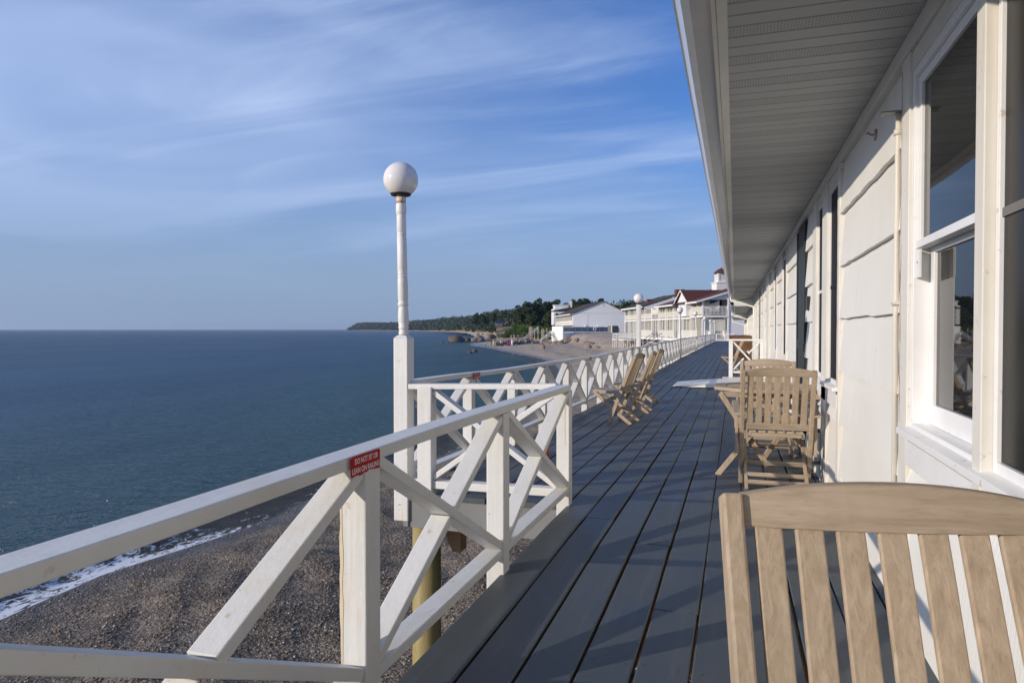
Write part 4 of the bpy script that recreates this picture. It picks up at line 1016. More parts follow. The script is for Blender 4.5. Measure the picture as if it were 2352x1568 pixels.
def pickets(x0, x1, z0, z1, y=0., sp=.15, wd=.11, skip=()):
    mb = MB(); x = x0
    mb.box(x0, x1, y-.03, y+.03, z1-.06, z1).box(x0, x1, y-.03, y+.03, z0+.10, z0+.15)
    while x < x1-.1:
        if not any(a < x < b_ for a, b_ in skip): mb.box(x, x+wd, y-.015, y+.015, z0+.15, z1-.06)
        x += sp
    return mb
ib('balustrade', 'inn_cream', pickets(4.45, 42.4, 2.80, 3.72, skip=((19.9, 23.3),)))
ib('balustrade', 'inn_white', pickets(19.9, 23.3, 2.80, 3.70, y=.0, sp=.28, wd=.05))
ib('balustrade', 'inn_cream', pickets(.1, 4.3, 2.95, 4.06))
ib('balustrade', 'inn_cream', pickets(2.2, 9.9, -.04, 1.06)); ib('balustrade', 'inn_cream', pickets(12.1, 19.4, -.04, 1.06)); ib('balustrade', 'inn_cream', pickets(24, 30.5, -.04, 1.06))
def pick_x(y0, y1, z0, z1):
    mb = MB(); y = y1; mb.box(-.03, .03, y0, y1, z1-.06, z1).box(-.03, .03, y0, y1, z0+.08, z0+.13)
    while y > y0+.05: mb.box(-.015, .015, y-.05, y, z0+.13, z1-.06); y -= .17
    return mb
ib('balustrade', 'inn_white', pick_x(-3.2, -.1, 2.95, 4.06)); ib('balustrade', 'inn_white', pick_x(-3.2, -.1, -.04, 1.06))
for y in (-3.24,): ib('post', 'inn_white', MB().box(-.09, .09, y-.08, y+.08, -.04, 2.68).box(-.09, .09, y-.08, y+.08, 2.93, 5.4))
# dividing fins between the balconies and drawn canvas curtains
mb1, mb2 = MB(), MB(); rs = random.Random(9); x = 2.6
fins = []
while x < 42:
    ib('divider', 'inn_cream', MB().box(x, x+.05, -1.98, -.14, 2.79, 4.62).box(x, x+.05, -1.98, -.14, -.03, 2.54)) if len(fins) < 32 else None
    fins.append(x); x += 1.28
for k, x in enumerate(fins):
    if k < 31: ib('slim_post', 'inn_white', MB().box(x-.045, x+.045, -.12, -.03, -.03, 2.54).box(x-.045, x+.045, -.12, -.03, 2.79, 4.5))
def curtain(x0, x1, z0, z1, y=-.3, parent=None):
    mb = MB(); n = 14; vs = []; fs = []
    for i in range(n+1):
        u = x0+(x1-x0)*i/n; yy = y-.06*math.sin(i*1.9)
        vs += [(u, yy, z0), (u, yy-.01, z1)]
    for i in range(n): fs.append((2*i, 2*i+2, 2*i+3, 2*i+1))
    return mb.add(vs, fs)
for k, (a, b_) in enumerate(zip(fins[:-1], fins[1:])):
    if k % 3 != 1: ib('curtain', 'canvas', curtain(a+.1, b_-.05, .9, 2.35, -.5-.5*(k % 2)))
    if k % 4 != 2 and a > 5: ib('curtain', 'canvas', curtain(a+.1, b_-.05, 3.6, 4.45, -.6))
    ib('window', 'door_dark', MB().box(a+.3, b_-.3, -2.0, -1.985, .1, 2.1).box(a+.3, b_-.3, -2.0, -1.985, 2.9, 4.4)) if k % 2 else None
def hang(p0, p1, zt, zb_, sag, name='awning'):
    """canvas screen hung between two points of the inn, top edge sagging"""
    n = 12; vs = []; fs = []
    for i in range(n+1):
        t = i/n; x = p0[0]+(p1[0]-p0[0])*t; y = p0[1]+(p1[1]-p0[1])*t; s = sag*4*t*(1-t)
        vs += [(x, y, zt-s), (x+.03*math.sin(i), y+.03*math.cos(i), zb_)]
    for i in range(n): fs.append((2*i, 2*i+2, 2*i+3, 2*i+1))
    ib(name, 'canvas', MB().add(vs, fs))
hang((.25, -.2), (.25, -2.95), 2.60, 1.0, .14); hang((24, .05), (19.9, .05), 4.7, 3.5, .4); hang((1.2, -.3), (.3, -2.2), 4.9, 3.4, .5)
ib('back_wall', 'clap_cream', MB().box(2.0, 2.06, -3.3, .0, -.04, 5.0))
ib('glass_door', 'glass', MB().box(1.97, 2.0, -3.1, -1.6, 2.95, 5.0)); ib('glass_door', 'door_dark', MB().box(1.97, 2.0, -2.9, -2.2, 0, 2.3))
ib('fascia', 'inn_white', MB().beam((-.42, 1.0, 4.56), (-.42, -14, 9.06-.0), .20, .05, (0, 0, 1)))
def slab_roof(x0, x1, y0, z0, y1, z1, th, name='roof', mat='roof_red'):
    mb = MB(); mb.add([(x0, y0, z0), (x1, y0, z0), (x1, y1, z1), (x0, y1, z1), (x0, y0, z0-th), (x1, y0, z0-th), (x1, y1, z1-th), (x0, y1, z1-th)], [(0,1,2,3),(7,6,5,4),(0,4,5,1),(1,5,6,2),(2,6,7,3),(3,7,4,0)])
    return ib(name, mat, mb)
SL = .30
def zr(y): return 4.68+SL*(.85-y)
slab_roof(-.4, 9.6, .85, zr(.85), -14, zr(-14), .06)
slab_roof(9.65, 19.3, .85, zr(.85)-.02, -14, zr(-14)-.02, .06)
slab_roof(27.4, 43.0, .6, 4.98, -6.4, 4.98+.32*7.0, .06, mat='roof_dark'); slab_roof(19.3, 27.4, -.3, 4.55, -6, 5.6, .06, mat='roof_dark')
for a_ in ((-.4, 4.2, .87, .94, 4.45, 4.66), (9.7, 19.3, .87, .94, 4.43, 4.64), (27.4, 43, .62, .68, 4.70, 4.95), (19.3, 27.4, -.1, .1, 4.42, 4.48)): ib('eave_trim', 'inn_white', MB().box(*a_))
ib('end_gable', 'clap', MB().prism([(.3, 4.6), (-6.4, 4.6), (-6.4, 4.85+.32*6.6), (.3, 4.85)], lambda u, v, s: (27.45+.1*s, u, v)))
ib('end_gable', 'clap', MB().prism([(.2, 4.9), (-3.3, 4.9), (-14, 4.9), (-14, zr(-14)-.1), (.2, zr(.2)-.12)], lambda u, v, s: (-.0+.1*s, u, v)))
# dormer
ib('dormer_wall', 'clap', MB().box(5.5, 8.8, -.9, .36, 2.9, 4.72).prism([(4.6, 4.72), (9.4, 4.72), (7.2, 6.3)], lambda u, v, s: (u, .36-.2*s, v)))
ib('dormer_roof', 'roof_red', MB().prism([(4.15, 4.70), (7.2, 6.50), (7.2, 6.42), (4.35, 4.62)][::1], lambda u, v, s: (u, .62-6.5*s*(0 if False else 1), v+0)).prism([(10.25, 4.70), (7.2, 6.50), (7.2, 6.42), (10.05, 4.62)], lambda u, v, s: (u, .62-6.5*s, v)))
ib('dormer_trim', 'inn_white', MB().beam((4.2, .64, 4.62), (7.2, .64, 6.40), .16, .05, (0, 0, 1)).beam((10.2, .64, 4.62), (7.2, .64, 6.40), .16, .05, (0, 0, 1)))
for (x, y, z0, z1, w_) in ((35, -2.6, 5.4, 6.45, .45), (27.9, -5.6, 6.2, 7.75, .55)): ib('chimney', 'brick', MB().box(x-w_, x+w_, y-w_, y+w_, z0, z1))
cu = ib('cupola', 'inn_white', MB().box(8, 10, -6.7, -4.7, 5.8, 7.5).box(7.9, 10.1, -6.8, -4.6, 7.5, 7.62).box(8.3, 9.7, -6.4, -5.0, 7.62, 7.8).box(8.3, 8.5, -6.4, -6.2, 7.8, 8.75).box(8.3, 8.5, -5.2, -5.0, 7.8, 8.75).box(9.5, 9.7, -6.4, -6.2, 7.8, 8.75).box(9.5, 9.7, -5.2, -5.0, 7.8, 8.75).box(8.3, 9.7, -6.4, -5.0, 8.75, 8.88))
MB().box(8.36, 9.64, -6.34, -5.06, 7.8, 8.75).build('louvre', M['fascia'], cu)
MB().lathe([(1.12, 0), (1.0, .10), (.80, .32), (.5, .55), (.15, .66), (.05, .8)], (9, -5.7, 8.88), 8, sm=False).build('cupola_roof', M['roof_red'], cu)
for k, (x, y, z) in enumerate(((1.1, -1.2, 2.93), (1.0, -1.4, -.04), (22, -.9, 2.78))):
    r_ = local(empty('balcony_chair', Vector((-3.8, 88.2, 0))+Matrix.Rotation(R(111.695), 3, 'Z') @ Vector((x, y, z)), R(100+20*k), ['white patio chair on the upper end balcony of the inn', 'white patio chair behind the ground floor rail at the near end of the inn', 'white patio chair on the middle upper balcony of the inn'][k], 'chair'))
    MB().box(-.25, .25, -.25, .25, .40, .44).build('seat', M['inn_white'], r_); MB().box(-.25, .25, .22, .26, .46, .95).build('backrest', M['inn_white'], r_)
    for sx in (-.22, .22):
        for sy in (-.22, .22): MB().box(sx-.02, sx+.02, sy-.02, sy+.02, 0, .40).build('leg', M['inn_white'], r_)
# white timber platforms and stairs on the sand in front of the inn
def innw(x, y, z): return Vector((-3.8, 88.2, 0))+Matrix.Rotation(R(111.695), 3, 'Z') @ Vector((x, y, z))
for k, (x, y, lab) in enumerate(((38.2, 1.9, 'white raised timber platform with side rails on the sand, farther left one'), (31.5, 2.2, 'white raised timber platform with side rails on the sand, behind the second lamp'))):
    r_ = local(empty('beach_platform', innw(x, y, -1.75), R(111.695), lab, 'platform', 'white platforms on the sand by the inn'))
    MB().box(-1.6, 1.6, -1.1, 1.1, 1.05, 1.22).build('platform_floor', M['inn_white'], r_)
    for sx in (-1.5, 0, 1.5):
        for sy in (-1.0, 1.0): MB().box(sx-.06, sx+.06, sy-.06, sy+.06, -.3, 1.05).build('leg', M['inn_white'], r_)
    for sx in (-1.5, 1.5): MB().box(sx-.04, sx+.04, -1.0, 1.0, 1.9, 2.25).box(sx-.04, sx+.04, -1.0, 1.0, 1.45, 1.7).box(sx-.05, sx+.05, .9, 1.02, 1.22, 2.3).box(sx-.05, sx+.05, -1.02, -.9, 1.22, 2.3).build('side_rail', M['inn_white'], r_)
    MB().beam((-1.55, 1.0, 1.1), (-2.6, 1.3, -.2), .2, .08, (0, 0, 1)).build('brace', M['inn_white'], r_)
st = local(empty('beach_stairs', innw(16.5, 2.4, -1.7), R(111.695), 'white beach stairs with dark treads and three slanting metal handrails', 'stairs'))
for i in range(7): MB().box(-2.2, 2.2, -1.4+i*.32, -1.1+i*.32, 1.35-i*.23, 1.41-i*.23).build('tread', M['door_dark' if i % 2 else 'inn_white'], st)
for sx in (-2.3, 0, 2.3): MB().tube([(sx, -1.3, 1.4), (sx, -1.3, 2.35), (sx, 1.0, .75), (sx, 1.0, -.2)], .045, 8).build('handrail', M['hinge'], st)
for sx in (-2.4, 2.4): MB().beam((sx, -1.5, 1.3), (sx, 1.1, -.3), .35, .08, (0, 0, 1)).build('stringer', M['inn_white'], st)
# ---- gabled building behind the terrace
gb = local(empty('gabled_building', (-45.17*1.045, 195.8*1.045, 0), R(21.695), 'big white gabled building behind the terrace, with a row of balconies on its left side', 'building'))
def gbb(name, mat, mb): return mb.build(name, M[mat], gb)
Wd, Ev, Pk, Px = 16.6, 6.15, 9.75, 9.3
gbb('gable_wall', 'clap', MB().prism([(0, 0), (Wd, 0), (Wd, Ev), (Px, Pk), (0, Ev)], lambda u, v, s: (u, .0+.2*s, v)))
gbb('wall', 'clap', MB().box(2.2, Wd, .2, 42, 0, Ev-.1).box(0, 2.2, .2, .3, 0, Ev-.1))
def gr(xa, za, xb, zb_):
    return MB().add([(xa, -.4, za), (xb, -.4, zb_), (xb, 33, zb_), (xa, 43, za), (xa, -.4, za-.2), (xb, -.4, zb_-.2), (xb, 33, zb_-.2), (xa, 43, za-.2)], [(0,1,2,3),(7,6,5,4),(0,4,5,1),(1,5,6,2),(2,6,7,3),(3,7,4,0)])
gbb('roof', 'roof_dark', gr(-.9, Ev-.25, Px, Pk+.22)); gbb('roof', 'roof_dark', gr(Px, Pk+.22, Wd+.6, Ev-.1))
gbb('eave_trim', 'inn_white', MB().box(-.95, -.8, -.3, 43, Ev-.55, Ev-.25)); gbb('belt_board', 'fascia', MB().box(0, Wd, -.06, -.01, Ev-.12, Ev-.02))
gbb('gable_vent', 'fascia', MB().box(Px-.45, Px+.45, -.06, -.01, Pk-1.55, Pk-.75)); gbb('blank_panel', 'inn_white', MB().box(.15, 4.6, -.05, -.005, 2.6, Ev-.35))
for k in range(13): gbb('balcony_post', 'inn_white', MB().box(-.1, .1, .3+k*3.4, .5+k*3.4, 2.8, Ev-.3))
for k in range(12): gbb('balcony_divider', 'inn_cream', MB().box(.1, 2.2, 2.0+k*3.4, 2.1+k*3.4, 2.8, Ev-.3))
gbb('balcony_front', 'inn_cream', MB().box(-.1, -.02, .3, 41, 2.95, 3.9)); gbb('balcony_floor', 'inn_white', MB().box(-.15, 2.2, .2, 42, 2.45, 2.8)); gbb('ground_wall', 'inn_white', MB().box(-.0, 2.2, .2, 42, 0, 2.0))
# small building peeping out behind
sb = local(empty('small_building', at(1290, 740, 262), R(21.7), 'small pale building with flat roof terrace and chimney left of the gabled building', 'building')); z0 = sb.location.z
MB().box(-3.0, 7, 0, 8, -1, 5.2).build('wall', M['clap'], sb); MB().prism([(-3.4, 4.2), (7.4, 4.2), (7.4, 4.5), (3.5, 5.8), (-3.4, 4.5)], lambda u, v, s: (u, -.3+9*s, v)).build('roof', M['roof_dark'], sb)
MB().box(-2.4, 2.8, 1, 7, 4.7, 6.5).build('upper_room', M['clap'], sb); MB().box(-2.7, 3.1, .8, 7.2, 6.5, 6.75).build('roof_edge', M['inn_white'], sb)
MB().box(3.4, 4.2, 1, 1.8, 4.9, 8.2).build('chimney', M['inn_white'], sb); MB().box(-2.3, -1.3, -.05, -.01, 1.6, 3.4).build('window', M['glass'], sb)
# ---- terrace
tA, tB, tC = at(1266.5, 756, 203), at(1292.5, 756, 195), at(1403, 756, 207)
ter = empty('terrace_wall', (tB.x, tB.y, -2.5), 0, 'bright white retaining wall of the pool terrace standing in the boulders, with glass rail', 'wall')
def wall_seg(mb, a, b_, z0, z1, th):
    d = Vector((b_.x-a.x, b_.y-a.y, 0)).normalized(); n = Vector((-d.y, d.x, 0))*th
    P_ = [Vector((a.x, a.y, 0)), Vector((b_.x, b_.y, 0)), Vector((b_.x, b_.y, 0))+n, Vector((a.x, a.y, 0))+n]
    return mb.add([(q.x, q.y, z0) for q in P_]+[(q.x, q.y, z1) for q in P_], [(0,3,2,1),(4,5,6,7),(0,1,5,4),(1,2,6,5),(2,3,7,6),(3,0,4,7)])
wall_seg(MB(), tA, tB, -3.6, .45, .5).build('corner_wall', M['stucco'], ter)
wall_seg(MB(), tA+Vector((.15, .1, 0)), tB+Vector((-.02, .12, 0)), .455, 2.05, .3).build('parapet', M['stucco'], ter)
wall_seg(MB(), tB, tC, -3.4, .30, .5).build('long_wall', M['stucco'], ter)
tD = at(1292.5, 756, 240); tE = at(1440, 756, 240)
MB().poly([(tA.x, tA.y, .25), (tB.x, tB.y, .25), (tC.x, tC.y, .25), (tE.x, tE.y, .25), (tD.x-9, tD.y, .25)]).build('terrace_floor', M['stucco'], ter)
for k in range(9):
    q = tB.lerp(tC, k/8); MB().box(q.x-.05, q.x+.05, q.y+.12, q.y+.22, .30, 1.85).build('rail_post', M['inn_white'], ter)
a_, b_ = tB+Vector((0, .16, 0)), tC+Vector((0, .16, 0))
wall_seg(MB(), a_, b_, 1.85, 1.93, .08).build('top_rail', M['inn_white'], ter); wall_seg(MB(), a_, b_, .42, 1.80, .03).build('glass_panels', M['clearglass'], ter)
e0, e1 = at(1405, 756, 200), at(1422, 756, 201)
en = empty('slatted_enclosure', (e0.x, e0.y, -1), 0, 'dark grey slatted enclosure box at the right end of the terrace', 'enclosure')
wall_seg(MB(), e0, e1, -1.2, 2.25, 2.2).build('slat_panel', M['grey_wood'], en)
for q in (e0, e1): MB().box(q.x-.15, q.x+.15, q.y-.15, q.y+.1, -1.2, 2.35).build('post', M['fascia'], en)
def umbrella(px, D, zt, opened, lab):
    q = at(px, 756, D); r_ = local(empty('umbrella', (q.x, q.y, .27), 0, lab, 'umbrella', 'umbrellas on the pool terrace'))
    MB().lathe([(.03, 0), (.03, zt-.3)], (0, 0, 0), 8).build('pole', M['inn_white'], r_)
    if opened: MB().lathe([(1.35, zt-.95), (1.32, zt-.80), (.95, zt-.42), (.5, zt-.15), (.04, zt)], (0, 0, 0), 8, sm=False).build('canopy', M['umb'], r_)
    else: MB().lathe([(.05, .9), (.22, 1.2), (.20, 1.7), (.10, 2.2), (.03, zt)], (0, 0, 0), 10).build('canopy', M['umb'], r_)
for px, lab in ((1368.6, 'leftmost open pale umbrella on the terrace'), (1394.5, 'second open pale umbrella from the left on the terrace'), (1419, 'third open pale umbrella, above the dark enclosure'), (1435, 'rightmost open pale umbrella, partly behind the inn')): umbrella(px, 212, 2.95, True, lab)
umbrella(1343.6, 209, 2.6, False, 'closed white umbrella left of the open ones'); umbrella(1372.6, 209, 2.3, False, 'closed white umbrella right behind the white lifebuoy')
lb = at(1366, 753.5, 200.5); mb = MB(); n = 20
ring = [(lb.x+.42*math.cos(t)*RGT.x, lb.y+.42*math.cos(t)*RGT.y, 1.32+.42*math.sin(t)) for t in [2*math.pi*k/n for k in range(n+1)]]
o = mb.tube(ring, .09, 8, caps=False).build('lifebuoy', M['inn_white'], None); tag(o, 'white lifebuoy ring hanging on the terrace glass rail', 'lifebuoy')

# ------------------------------------------------------------------ rocks
def mat_rock(name, a, b_):
    m, nt, b = newmat(name); n = noise_n(nt, .9, 8, .65, coords(nt), .4); oi = N('ShaderNodeObjectInfo', nt)
    c = mixc(nt, ramp(nt, n, [(.3, 0.0), (.7, 1.0)]), a, b_); c = mixc(nt, M_(nt, 'MULTIPLY', oi.outputs['Random'], .5), c, (.17,.155,.14))
    nt.links.new(c, b.inputs['Base Color']); b.inputs['Roughness'].default_value = .85; bump(nt, b, n, .8, .15); return m
M['rock'] = mat_rock('granite_boulder', (.20,.13,.085), (.34,.25,.18)); M['rock_dark'] = mat_rock('wet_boulder', (.045,.035,.03), (.13,.085,.055))
def rock_mesh(seed, mat):
    bm = bmesh.new(); bmesh.ops.create_icosphere(bm, subdivisions=3, radius=1)
    for v in bm.verts:
        p = v.co.normalized(); q = p*1.3+Vector((seed*7.1, seed*3.3, 0))
        d = 1+.42*(noise.noise(q))+.16*noise.noise(q*2.7)+.07*noise.noise(q*6)
        for kk in range(9):
            h_ = Vector((math.sin(seed*3+kk*2.4), math.cos(seed*1.7+kk*2.4)*math.sin(kk+1.), math.sin(kk*1.3+seed))).normalized(); dt = p.dot(h_); lim = .72+.06*((kk*7+seed)%4)
            if dt*d > lim: d = lim/dt
        v.co = p*d; v.co.z *= .8
        if v.co.z < -.35: v.co.z = -.35
    me = bpy.data.meshes.new('boulder'); bm.to_mesh(me); bm.free(); me.materials.append(mat)
    for p in me.polygons: p.use_smooth = True
    return me
RM = [rock_mesh(k, M['rock']) for k in range(6)]; RD = [rock_mesh(k+10, M['rock_dark']) for k in range(3)]
def rock(loc, s, lab, group, dark=False, rz=None):
    o = bpy.data.objects.new('boulder', random.choice(RD if dark else RM)); lk(o); o.location = loc
    o.scale = s if isinstance(s, tuple) else (s*random.uniform(.8, 1.3), s*random.uniform(.8, 1.3), s*random.uniform(.7, 1.0)); o.rotation_euler = (0, 0, random.uniform(0, 6) if rz is None else rz)
    tag(o, lab, 'boulder', group); return o
# big rocks at the water
def sea_at(px, py): d = at(px, py, 1)-Vector((0, 0, CAMZ)); k = (SEA-CAMZ)/d.z; return Vector((0, 0, CAMZ))+d*k
def srock(px, py, wpx, hpx, lab, dark=True):
    q = sea_at(px, py); D = (q-Vector((0, 0, CAMZ))).dot(FWD); w_ = wpx*D/1568/2; h = hpx*D/1568
    r_ = rock((q.x, q.y, SEA+h*.18), (w_*.95, w_*.8, h/.98), lab, 'rocks in the water', dark, 0.3); return r_
srock(1048, 785, 42, 18, 'largest brown rock standing in the water off the beach point'); srock(1074, 785, 18, 12, 'dark rock just right of the largest rock in the water')
srock(1100, 783, 34, 14, 'wide rounded boulder at the edge of the far beach', False); srock(1088, 783.5, 20, 9, 'small tan boulder between the dark rock and the wide boulder', False)
srock(1127, 779, 36, 13, 'pale grey granite boulder behind the wedding guests', False)
srock(1090, 808, 16, 7.5, 'brown rock alone in the shallow water before the beach'); srock(1079, 810, 14, 5, 'flat dark rock left of the brown rock in the shallows')
for px, py, w_, h, lab in ((1014, 786.5, 10, 3, 'low dark rock at the left end of the rock line in the water'), (1029, 786.5, 8, 2.5, 'small low rock between two larger ones off the point'), (1007, 786, 4, 1.5, 'tiniest leftmost rock breaking the water surface')): srock(px, py, w_, h, lab)
q = gz_ = None
for k, (px, py, w_, h) in enumerate(((1118, 770.5, 9, 4), (1127, 771, 7, 3), (1136, 770, 11, 5), (1145, 771.5, 8, 4), (1108, 768.5, 7, 2.5), (1098, 767.5, 8, 2.5), (1153, 771, 10, 5), (1163, 772, 8, 4))):
    srock(px, py, w_, h, ['first','second','third','fourth','fifth','sixth','seventh','eighth'][[5,6,7,8,2,1,0,0][k] if False else sorted([1118,1127,1136,1145,1108,1098,1153,1163]).index(px)]+' dark rock from the left at the far waterline under the bluff')
for px, py, w_, h, lab in ((968, 938, 34, 20, 'brown rock in the water seen just right of the tall lamp post'), (1010, 985, 46, 34, 'dark wet rock behind the cross railing'), (1030, 1098, 56, 34, 'dark wet rock at the water edge below the cross railing')):
    srock(px, py, w_, h, lab)
ORD = ['first','second','third','fourth','fifth','sixth','seventh','eighth','ninth','tenth','eleventh','twelfth','thirteenth','fourteenth','fifteenth','sixteenth','seventeenth','eighteenth','nineteenth','twentieth','twenty-first','twenty-second','twenty-third','twenty-fourth','twenty-fifth','twenty-sixth','twenty-seventh','twenty-eighth','twenty-ninth','thirtieth','thirty-first','thirty-second','thirty-third','thirty-fourth','thirty-fifth','thirty-sixth']
L3 = ([(random.uniform(1255, 1312), random.uniform(178, 192), random.uniform(.4, 1.05)) for _ in range(34)], [(random.uniform(1206, 1254), random.uniform(188, 200), random.uniform(.5, 1.1)) for _ in range(11)], [(px_, 190-(px_-1300)*.62+random.uniform(-3, 2), random.uniform(.4, .95)) for px_ in [random.uniform(1313, 1368) for _ in range(13)]])
for grp_, where in zip(L3, ('in rocks below the white wall', 'in the rocks behind the wedding guests', 'in the row below the sand bank')):
    for k, (px, D, s_) in enumerate(sorted(grp_)):
        q = at(px, 756, D); z = float(beach_z(q.x, q.y)); rock((q.x, q.y, z+.1*s_), s_, ORD[k]+' tan boulder from the left '+where, 'boulders along the sand bank')
for px, py, D, s, lab in ((1245, 803, 150, 1.0, 'square brown boulder alone on the upper beach'), (1247, 806, 141, .6, 'low dark stone below the square brown boulder'), (1372, 800, 137, .75, 'rightmost tan boulder below the sand bank'), (1350, 797, 143, .95, 'largest pale boulder below the sand bank')):
    q = at(px, 756, D); z = float(beach_z(q.x, q.y)); rock((q.x, q.y, z+.2*s), s, lab, 'boulders along the sand bank')
# ------------------------------------------------------------------ hills and woods
SKY_ = [(802,756.5),(806,754),(817,744),(837,740.5),(870,741),(906,740.5),(957,737),(1029,731),(1060,729),(1086,727),(1112,720),(1160,715),(1199,712),(1240,708),(1300,708),(1380,706),(1440,698),(1500,694),(1545,686),(1580,678),(1700,672)]
COAST = [(790,2900),(850,2500),(900,2150),(957,1750),(1024,1300),(1060,1000),(1100,680),(1130,520),(1160,400),(1200,330),(1240,290),(1266,262),(1330,262),(1440,250),(1560,250),(1700,250)]
def skyy(px): return lerp(px, [p[0] for p in SKY_], [p[1] for p in SKY_])
def cst(px): return lerp(px, [p[0] for p in COAST], [p[1] for p in COAST])
def hill_prof(px):
    D = cst(px); w_ = 60+D*.22; th = min(10, 5+D*.004)
    zt = max(-2, CAMZ+(756-skyy(px))*(D+w_)/1568 - th)
    return D, w_, zt
hp = list(np.arange(796, 1720, 4)); rows = 14; vs = []; fs = []
for i, px in enumerate(hp):
    D, w_, zt = hill_prof(px)
    for j in range(rows):
        t = j/(rows-2) if j < rows-1 else 2.5
        d = D + w_*t - 6
        z = (-5 if j == 0 else -3.4+1.0*min(1, t*8) + (zt+2.4)*sstep(.03, 1, t)**.75) if j < rows-1 else zt-8
        if 0 < j < rows-1: z += (noise.noise(Vector((px*.06, t*5, 0)))*1.5)*(t > .1)*(D/600+.5)
        q = atz(px, d, z); vs.append(q)
for i in range(len(hp)-1):
    for j in range(rows-1): a = i*rows+j; fs.append((a, a+rows, a+rows+1, a+1))
def mat_hill():
    m, nt, b = newmat('bluff_ground'); v = coords(nt)
    n = noise_n(nt, .09, 6, .6, v); tc = N('ShaderNodeTexCoord', nt); sp = N('ShaderNodeSeparateXYZ', nt); nt.links.new(tc.outputs['Object'], sp.inputs[0])
    veg = mixc(nt, noise_n(nt, .3, 5, .6, v), (.022,.040,.018), (.055,.075,.03))
    clay = mixc(nt, noise_n(nt, .5, 4, .6, v), (.30,.14,.07), (.38,.24,.15))
    low = mrange(nt, sp.outputs[2], 1.0, 5.0, 1, 0); pt = ramp(nt, n, [(.50, 0.0), (.56, 1.0)])
    c = mixc(nt, M_(nt, 'MULTIPLY', low, pt), veg, clay)
    sh = mrange(nt, sp.outputs[2], -2.3, -1.6, 1, 0); c = mixc(nt, sh, c, (.26,.22,.175))
    nt.links.new(c, b.inputs['Base Color']); b.inputs['Roughness'].default_value = .95; return m
M['hill'] = mat_hill()
o = MB().add(vs, fs, sm=True).build('hills', M['hill'], None); o['kind'] = 'structure'
def mat_leaf(name, a, b_, c_):
    m, nt, b = newmat(name); at_ = N('ShaderNodeAttribute', nt, attribute_name='tone'); oi = N('ShaderNodeObjectInfo', nt)
    c = ramp(nt, at_.outputs['Fac'], [(0, a), (.55, b_), (1, c_)])
    c = mixc(nt, M_(nt, 'MULTIPLY', oi.outputs['Random'], .35), c, a)
    nt.links.new(c, b.inputs['Base Color']); b.inputs['Roughness'].default_value = .7
    b.inputs['Specular IOR Level'].default_value = .25; return m
M['leaf'] = mat_leaf('tree_leaves', (.022,.040,.020), (.045,.070,.028), (.085,.115,.045)); M['leaf_dark'] = mat_leaf('dark_leaves', (.018,.036,.018), (.034,.058,.026), (.062,.090,.038)); M['leaf_far'] = mat_leaf('far_woods', (.026,.046,.034), (.046,.070,.042), (.095,.115,.062)); M['leaf_shrub'] = mat_leaf('shrub_leaves', (.030,.055,.012), (.06,.10,.022), (.11,.155,.04))
M['bark'] = plain('bark', (.07,.055,.045), .9, nscale=6, var=.3)
def leaf_mesh(name, centers, size, tones, mat):
    n = len(centers); nrm = rng.normal(size=(n, 3)); nrm /= np.linalg.norm(nrm, axis=1)[:, None]
    h = rng.normal(size=(n, 3)); a = np.cross(nrm, h); a /= np.linalg.norm(a, axis=1)[:, None]; b_ = np.cross(nrm, a)
    s = (size*rng.uniform(.6, 1.4, n))[:, None] if np.isscalar(size) else (size*rng.uniform(.6, 1.4, n))[:, None]
    co = np.stack([centers-a*s, centers-b_*s*.7, centers+a*s, centers+b_*s*.7], 1).reshape(-1, 3)
    f = np.arange(n*4)
    me = bpy.data.meshes.new(name); me.vertices.add(n*4); me.vertices.foreach_set('co', co.ravel()); me.loops.add(n*4); me.loops.foreach_set('vertex_index', f.astype(np.int32))
    me.polygons.add(n); me.polygons.foreach_set('loop_start', np.arange(0, n*4, 4)); me.polygons.foreach_set('loop_total', np.full(n, 4)); me.update()
    at_ = me.attributes.new('tone', 'FLOAT', 'POINT'); at_.data.foreach_set('value', np.repeat(np.clip(tones, 0, 1), 4).astype(np.float32)); me.materials.append(mat); return me
def crown_pts(n, rx, rz, cz_, clumps, seed):
    r_ = np.random.default_rng(seed); cc = []; 
    for _ in range(clumps):
        d = r_.normal(size=3); d /= np.linalg.norm(d); k = r_.uniform(.35, .9); cc.append([d[0]*rx*k, d[1]*rx*k, cz_+d[2]*rz*k])
    cc = np.array(cc); cr = r_.uniform(.22, .42, clumps)*rx; idx = r_.integers(0, clumps, n)
    d = r_.normal(size=(n, 3)); d /= np.linalg.norm(d, axis=1)[:, None]; rad = cr[idx]*r_.uniform(.3, 1.0, n)**.5
    tone = r_.uniform(0, 1, clumps)[idx]*.6+r_.uniform(0, .4, n)
    return cc[idx]+d*rad[:, None]*np.array([1, 1, .8]), tone
def tree_proto(kind, seed, H_, rx, label, mat, n=2600, cl=26, low=.28):
    root = local(empty(kind, (0, 0, 0), 0, label, 'tree', 'trees on the bluff'))
    mb = MB(); mb.tube([(0, 0, -1), (.05, 0, H_*.2), (-.1, .1, H_*.45), (.05, 0, H_*.8)], [.32, .26, .2, .06], 8)
    rs = random.Random(seed)
    for k in range(7):
        t = rs.uniform(.25, .65); an = rs.uniform(0, 6.28); L_ = rx*rs.uniform(.5, .85)
        mb.tube([(0, 0, H_*t), (L_*.5*math.cos(an), L_*.5*math.sin(an), H_*t+L_*.35), (L_*math.cos(an), L_*math.sin(an), H_*t+L_*.8)], [.12, .08, .03], 6)
    mb.build('trunk', M['bark'], root)
    P_, T_ = crown_pts(n, rx, H_*(1-low)/2, H_*(1+low)/2, cl, seed)
    me = leaf_mesh('crown', P_, .34, T_, mat); o = bpy.data.objects.new('crown', me); lk(o, root); return root
